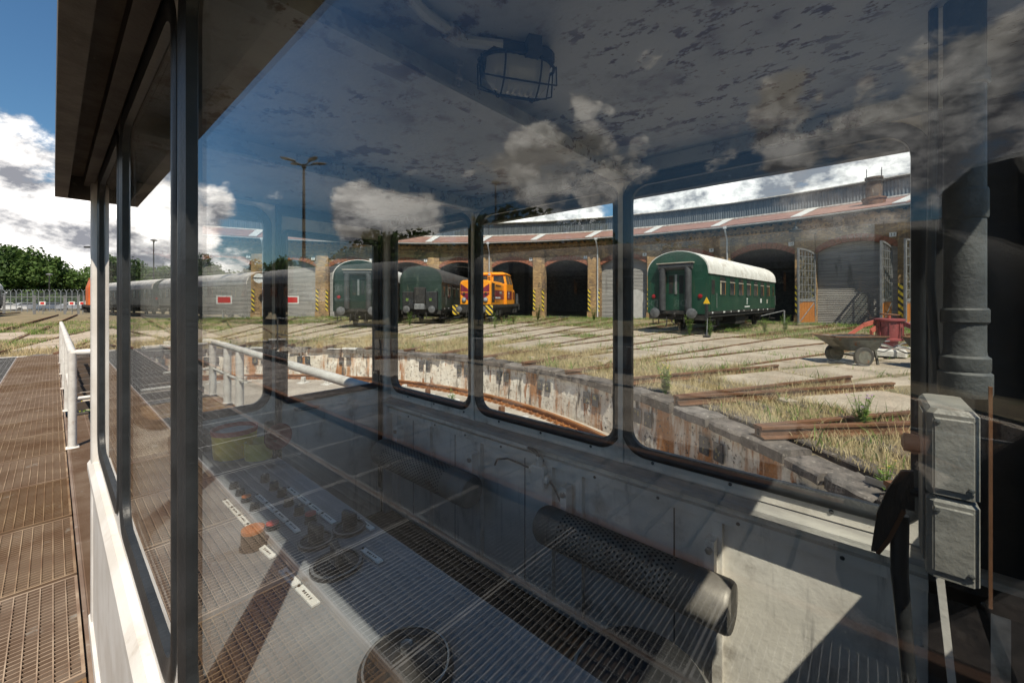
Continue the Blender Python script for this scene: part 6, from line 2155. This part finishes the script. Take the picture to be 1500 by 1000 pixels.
def scatter(n, r0, r1, a0, a1, clump, per, spread, power=1.0):
    k = n // per
    rad = r0 + (r1 - r0) * gr.random(k) ** power
    ang = a0 + (a1 - a0) * gr.random(k)
    rad = np.repeat(rad, per)
    ang = np.repeat(ang, per)
    x = C0.x + rad * np.cos(np.radians(ang)) + gr.normal(size=k * per) * spread
    y = C0.y + rad * np.sin(np.radians(ang)) + gr.normal(size=k * per) * spread
    dx, dy = x - C0.x, y - C0.y
    rad = np.hypot(dx, dy)
    ang = np.degrees(np.arctan2(dy, dx))
    keep = (rad > 11.5) & (rad < 39.2) & ~on_slab(ang, rad)
    z = np.where(rad < 13, -.05, -.005)
    return np.stack([x, y, z], 1)[keep]
# patchy dryness: drop clumps where a slow wave is low
def patch(P, th, sx=.35, ph=0.0):
    w = np.sin(P[:, 0] * sx + ph) * np.cos(P[:, 1] * sx * 1.3 - ph) + .6 * np.sin(P[:, 0] * 1.1 + P[:, 1] * .8 + ph) + gr.normal(size=len(P)) * .45
    return P[w > th]
P = np.concatenate([scatter(90000, 11.5, 15.5, -52, 40, 1, 8, .09, 1.0), scatter(50000, 13, 39, -30, 100, 1, 7, .13, 1.25), scatter(16000, 11.5, 16, 40, 110, 1, 7, .12)])
h = gr.uniform(.05, .17, len(P)) * np.where(gr.random(len(P)) < .07, 1.9, 1.0)
v, f = blades(P, h, gr.uniform(.0022, .005, len(P)) + .0022 * (np.hypot(P[:, 0], P[:, 1]) > 14), gr.uniform(.2, .9, len(P)), 1)
o = link('dry_grass', np_mesh('dry_grass', v, f, M['straw']))
tag(o, 'dry straw coloured grass growing between rails and slabs', 'grass', kind='stuff')
P = np.concatenate([patch(scatter(26000, 11.6, 17, -52, 60, 1, 9, .05), .75, .9, 1.0), patch(scatter(120000, 13, 39.3, -30, 100, 1, 9, .10, .8), .1, .5, 2.0), scatter(9000, 36.5, 39.3, -25, 80, 1, 12, .18)])
h = gr.uniform(.06, .22, len(P)) * np.where(gr.random(len(P)) < .05, 2.0, 1.0)
v, f = blades(P, h, gr.uniform(.004, .010, len(P)), gr.uniform(.2, 1.0, len(P)), 2)
o = link('green_weeds', np_mesh('green_weeds', v, f, M['weed']))
tag(o, 'green weeds growing in patches and along the slab joints', 'weeds', kind='stuff')
# leafy upright plants one can pick out
def weed_plant(label, x, y, z, h, n, mat, flower=None, group=None, spread=.35):
    t = root('weed_plant', label, 'plant', (x, y, z), random.uniform(0, 6), group)
    r = np.random.default_rng(int(abs(x * 100 + y * 31)) + n)
    st = MB()
    LV, FL = [], []
    for i in range(n):
        a = r.uniform(0, 2 * PI)
        hh = h * r.uniform(.6, 1.05)
        e = np.array([math.cos(a), math.sin(a), 0]) * spread * hh * r.uniform(.2, 1)
        p0, p1, p2 = np.array([0, 0, 0]) + e * .1, e * .45 + np.array([0, 0, hh * .55]), e + np.array([0, 0, hh])
        st.tube([tuple(p0), tuple(p1), tuple(p2)], [.005, .004, .002], 4, False)
        m = 15
        for q in range(m):
            s = r.uniform(.1, 1)
            c = p0 * (1 - s) ** 2 + p1 * 2 * s * (1 - s) + p2 * s * s
            b = r.uniform(0, 2 * PI)
            d = np.array([math.cos(b), math.sin(b), r.uniform(-.1, .7)])
            L = (.035 + h * .06) * r.uniform(.8, 1.6) * (1.2 - s * .6)
            w = np.cross(d, [0, 0, 1]); w /= np.linalg.norm(w) + 1e-6
            LV.append([c, c + d * L * .5 + w * L * .16, c + d * L, c + d * L * .5 - w * L * .16])
        if flower is not None and r.random() < .8:
            for q in range(2):
                b = r.uniform(0, 2 * PI)
                FL.append([p2 + np.array([math.cos(b + g) * .014, math.sin(b + g) * .014, .004 + .004 * (g > 2)]) for g in (0, 1.57, 3.14, 4.71)])
    st.build('stems', M['weed'], t)
    LV = np.array(LV).reshape(-1, 3)
    link('leaves', np_mesh('leaves', LV, np.arange(len(LV)).reshape(-1, 4), mat), t)['kind'] = 'stuff'
    if FL:
        FL = np.array(FL).reshape(-1, 3)
        link('flowers', np_mesh('flowers', FL, np.arange(len(FL)).reshape(-1, 4), flower), t)['kind'] = 'stuff'
    return t
def at(px_, py_, z=0.0):
    F = (EYE - z) * 591 / (py_ - 440)
    return along((px_ - 750) / 591, F)
x, y = at(975, 575); weed_plant('yellow flowering weed at the slab edge right of the window mullion', x, y, -.02, .55, 22, M['weed'], M['flower_yellow'])
x, y = at(1262, 632); weed_plant('tall green thistle with violet flowers at the rail end by the slab', x, y, -.02, .50, 20, M['weed'], M['flower_violet'])
x, y = at(1298, 712); weed_plant('single yellow flowering weed between the nearest rail ends', x, y, -.08, .34, 6, M['weed'], M['flower_yellow'])
x, y = at(662, 600, PZ); weed_plant('pale green weed growing from the pit floor by the ring rail', x, y, PZ, .5, 9, M['weed'])
x, y = at(600, 477); weed_plant('bushy green weed under the buffers of the left coaches', x, y, 0, .9, 24, M['weed'])
x, y = at(725, 482); weed_plant('tall weed in front of the orange engine buffer', x, y, 0, 1.1, 9, M['weed'])
x, y = at(1010, 492); weed_plant('grey green mullein like weed under the coach buffers', x, y, 0, 1.0, 16, M['weed'])
x, y = at(1040, 493); weed_plant('tall weed below the point lever', x, y, 0, .9, 12, M['weed'])
x, y = at(1120, 488); weed_plant('bright green weeds clump along the coach side', x, y, 0, .8, 26, M['weed'])
x, y = at(1150, 486); weed_plant('bright green weeds clump at the rear of the coach', x, y, 0, .9, 26, M['weed'])
x, y = at(870, 470); weed_plant('dark green bush at the foot of the downpipe', x, y, 0, 1.2, 26, M['weed'])
x, y = at(788, 470); weed_plant('dark green bush at the foot of the brick pillar beside the open gateway', x, y, 0, 1.4, 30, M['leaf'])
for i, px_ in enumerate((712, 735, 752)):
    x, y = at(px_, 474); weed_plant('reddish sorrel beside the orange engine wheels, ' + ('left', 'middle', 'right')[i] + ' tuft', x, y, 0, .55, 18, M['weed_red'], None, 'red sorrel tufts')
x, y = at(128, 640, -.8); weed_plant('yellow flowering weed below the walkway railing', x, y, -.95, .8, 30, M['weed'], M['flower_yellow'])
# ================================================================== the photographer (dark clothes, only mirrored in the panes)
def skin_body(name, joints, edges, mat, parent, sub=2):
    me = bpy.data.meshes.new(name)
    keys = list(joints)
    me.from_pydata([joints[k][:3] for k in keys], [(keys.index(a), keys.index(b)) for a, b in edges], [])
    o = link(name, me, parent)
    o.modifiers.new('skin', 'SKIN')
    bpy.context.view_layer.objects.active = o
    lay = me.skin_vertices[0] if me.skin_vertices else None
    if lay is None:
        bm = bmesh.new(); bm.from_mesh(me); bm.verts.layers.skin.verify(); bm.to_mesh(me); bm.free()
        lay = me.skin_vertices[0]
    for i, k in enumerate(keys):
        r = joints[k][3]
        lay.data[i].radius = (r, r) if not isinstance(r, tuple) else r
        lay.data[i].use_root = (i == 0)
    ss = o.modifiers.new('sub', 'SUBSURF')
    ss.levels = ss.render_levels = sub
    dg = bpy.context.evaluated_depsgraph_get()
    m2 = bpy.data.meshes.new_from_object(o.evaluated_get(dg))
    o.modifiers.clear()
    o.data = m2
    m2.materials.clear()
    m2.materials.append(mat)
    shade(m2, 180)
    return o
def person(label, loc, rz, hold=True, top=None, legs=None, k=1.0):
    t = root('person', label, 'person', loc, rz)
    t.scale = (k, k, k)
    # faces local +y; eye about 1.63 m
    J = {'pelvis': (0, -.02, .98, .155), 'belly': (0, -.01, 1.12, .15), 'chest': (0, 0, 1.32, .165), 'neck0': (0, .0, 1.48, .075), 'neck1': (0, .03, 1.56, .06)}
    E_ = [('pelvis', 'belly'), ('belly', 'chest'), ('chest', 'neck0'), ('neck0', 'neck1')]
    for s, n in ((-1, 'l'), (1, 'r')):
        J['hip' + n] = (s * .10, -.02, .93, .11)
        J['knee' + n] = (s * .12, .02, .50, .065)
        J['ank' + n] = (s * .13, -.02, .09, .045)
        J['toe' + n] = (s * .15, .15, .045, .038)
        J['sh' + n] = (s * .19, 0, 1.43, .072)
        if hold:
            J['el' + n] = (s * .30, .12, 1.22, .048)
            J['wr' + n] = (s * .10, .33, 1.50, .032)
        else:
            J['el' + n] = (s * .25, -.02, 1.14, .045)
            J['wr' + n] = (s * .26, .08, .90, .032)
        E_ += [('pelvis', 'hip' + n), ('hip' + n, 'knee' + n), ('knee' + n, 'ank' + n), ('ank' + n, 'toe' + n), ('chest', 'sh' + n), ('sh' + n, 'el' + n), ('el' + n, 'wr' + n)]
    skin_body('body', J, E_, top or M['black_fabric'], t)
    hd = MB().lathe([(.002, -.125), (.045, -.115), (.068, -.06), (.078, 0), (.076, .05), (.055, .10), (.002, .125)], 20, (0, .045, 1.66))
    hd.v = [(x, .045 + (y - .045) * 1.2, z) for x, y, z in hd.v]
    h = hd.build('head', M['skin'], t, True)
    hr = MB().lathe([(.082, -.02), (.086, .03), (.066, .11), (.002, .137)], 20, (0, .03, 1.665))
    hr.v = [(x, .03 + (y - .03) * 1.18, z) for x, y, z in hr.v]
    link('hair', hr.mesh('hair', M['hair'], True), h)
    link('nose', MB().lathe([(.012, -.02), (.014, -.015), (.006, .025)], 8, (0, .135, 1.655)).mesh('nose', M['skin'], True), h)
    for s in (-1, 1):
        link('ear', MB().lathe([(.018, -.008), (.022, .0), (.012, .008)], 10, (s * .08, .04, 1.655), 'x').mesh('ear', M['skin'], True), h)
        link('eye', MB().lathe([(.002, -.009), (.011, 0), (.002, .009)], 8, (s * .032, .125, 1.675), 'y').mesh('eye', M['dark'], True), h)
        # hand: palm, four curled fingers of different length and a thumb from the side
        w = Vector(J['wr' + ('l' if s < 0 else 'r')][:3])
        hj = {}
        he = []
        fwd = Vector((-s * .25, .75, .55)).normalized() if hold else Vector((0, .25, -1)).normalized()
        across = Vector((-s * .3, .35, -.8)).normalized() if hold else Vector((0, 1, .2)).normalized()
        inward = fwd.cross(across) * s
        pm_ = w + fwd * .045
        hj['wrist'] = (*w, .026)
        hj['palm'] = (*pm_, .034)
        he.append(('wrist', 'palm'))
        for q, (off, L) in enumerate(((-.028, .070), (-.009, .080), (.010, .074), (.028, .058))):
            b0 = pm_ + across * off + fwd * .03
            b1 = b0 + fwd * L * .55 + inward * -.004
            b2 = b1 + (fwd * .6 + inward * -.8).normalized() * L * .5
            for nm, pnt, rr_ in (('b', b0, .0105), ('m', b1, .0095), ('t', b2, .008)):
                hj['f%d%s' % (q, nm)] = (*pnt, rr_)
            he += [('palm', 'f%db' % q), ('f%db' % q, 'f%dm' % q), ('f%dm' % q, 'f%dt' % q)]
        t0 = w + fwd * .02 - across * .032
        t1 = t0 - across * .022 + fwd * .028
        t2 = t1 + fwd * .03 - inward * .012
        hj['t0'] = (*t0, .014); hj['t1'] = (*t1, .011); hj['t2'] = (*t2, .009)
        he += [('wrist', 't0'), ('t0', 't1'), ('t1', 't2')]
        skin_body('hand', hj, he, M['skin'], t, 1)
    return t
# stands on the walkway with the back to the track, camera up at the glass
F2 = Vector((.7513, .66))
px_, py_ = -F2.x * .47, -F2.y * .47
ph = person('photographer in black clothes holding a camera up to the cabin glass', (px_, py_, 0), R_(-48.7))
k = root('camera', 'black camera with a wide lens held by the photographer in front of the face', 'camera', (-F2.x * .10, -F2.y * .10, EYE), R_(-48.7))
MB().bbox(-.075, .075, -.045, .03, -.055, .045, .012).build('camera_body', M['dark'], k)
MB().bbox(-.03, .03, -.04, .02, .045, .085, .012).build('viewfinder_hump', M['dark'], k)
MB().lathe([(.038, .03), (.040, .05), (.042, .075), (.036, .08)], 24, axis='y').build('lens_barrel', M['dark'], k, True)
MB().lathe([(.034, .078), (.02, .082), (.002, .083)], 24, axis='y').build('front_lens', M['coach_glass'], k, True)
x, y = mirrored(327, 36)
person('man in a pale shirt standing by the siding coaches, mirrored small below the red board', (x, y, 0), R_(120), False, M['mark_white'], k=1.0)
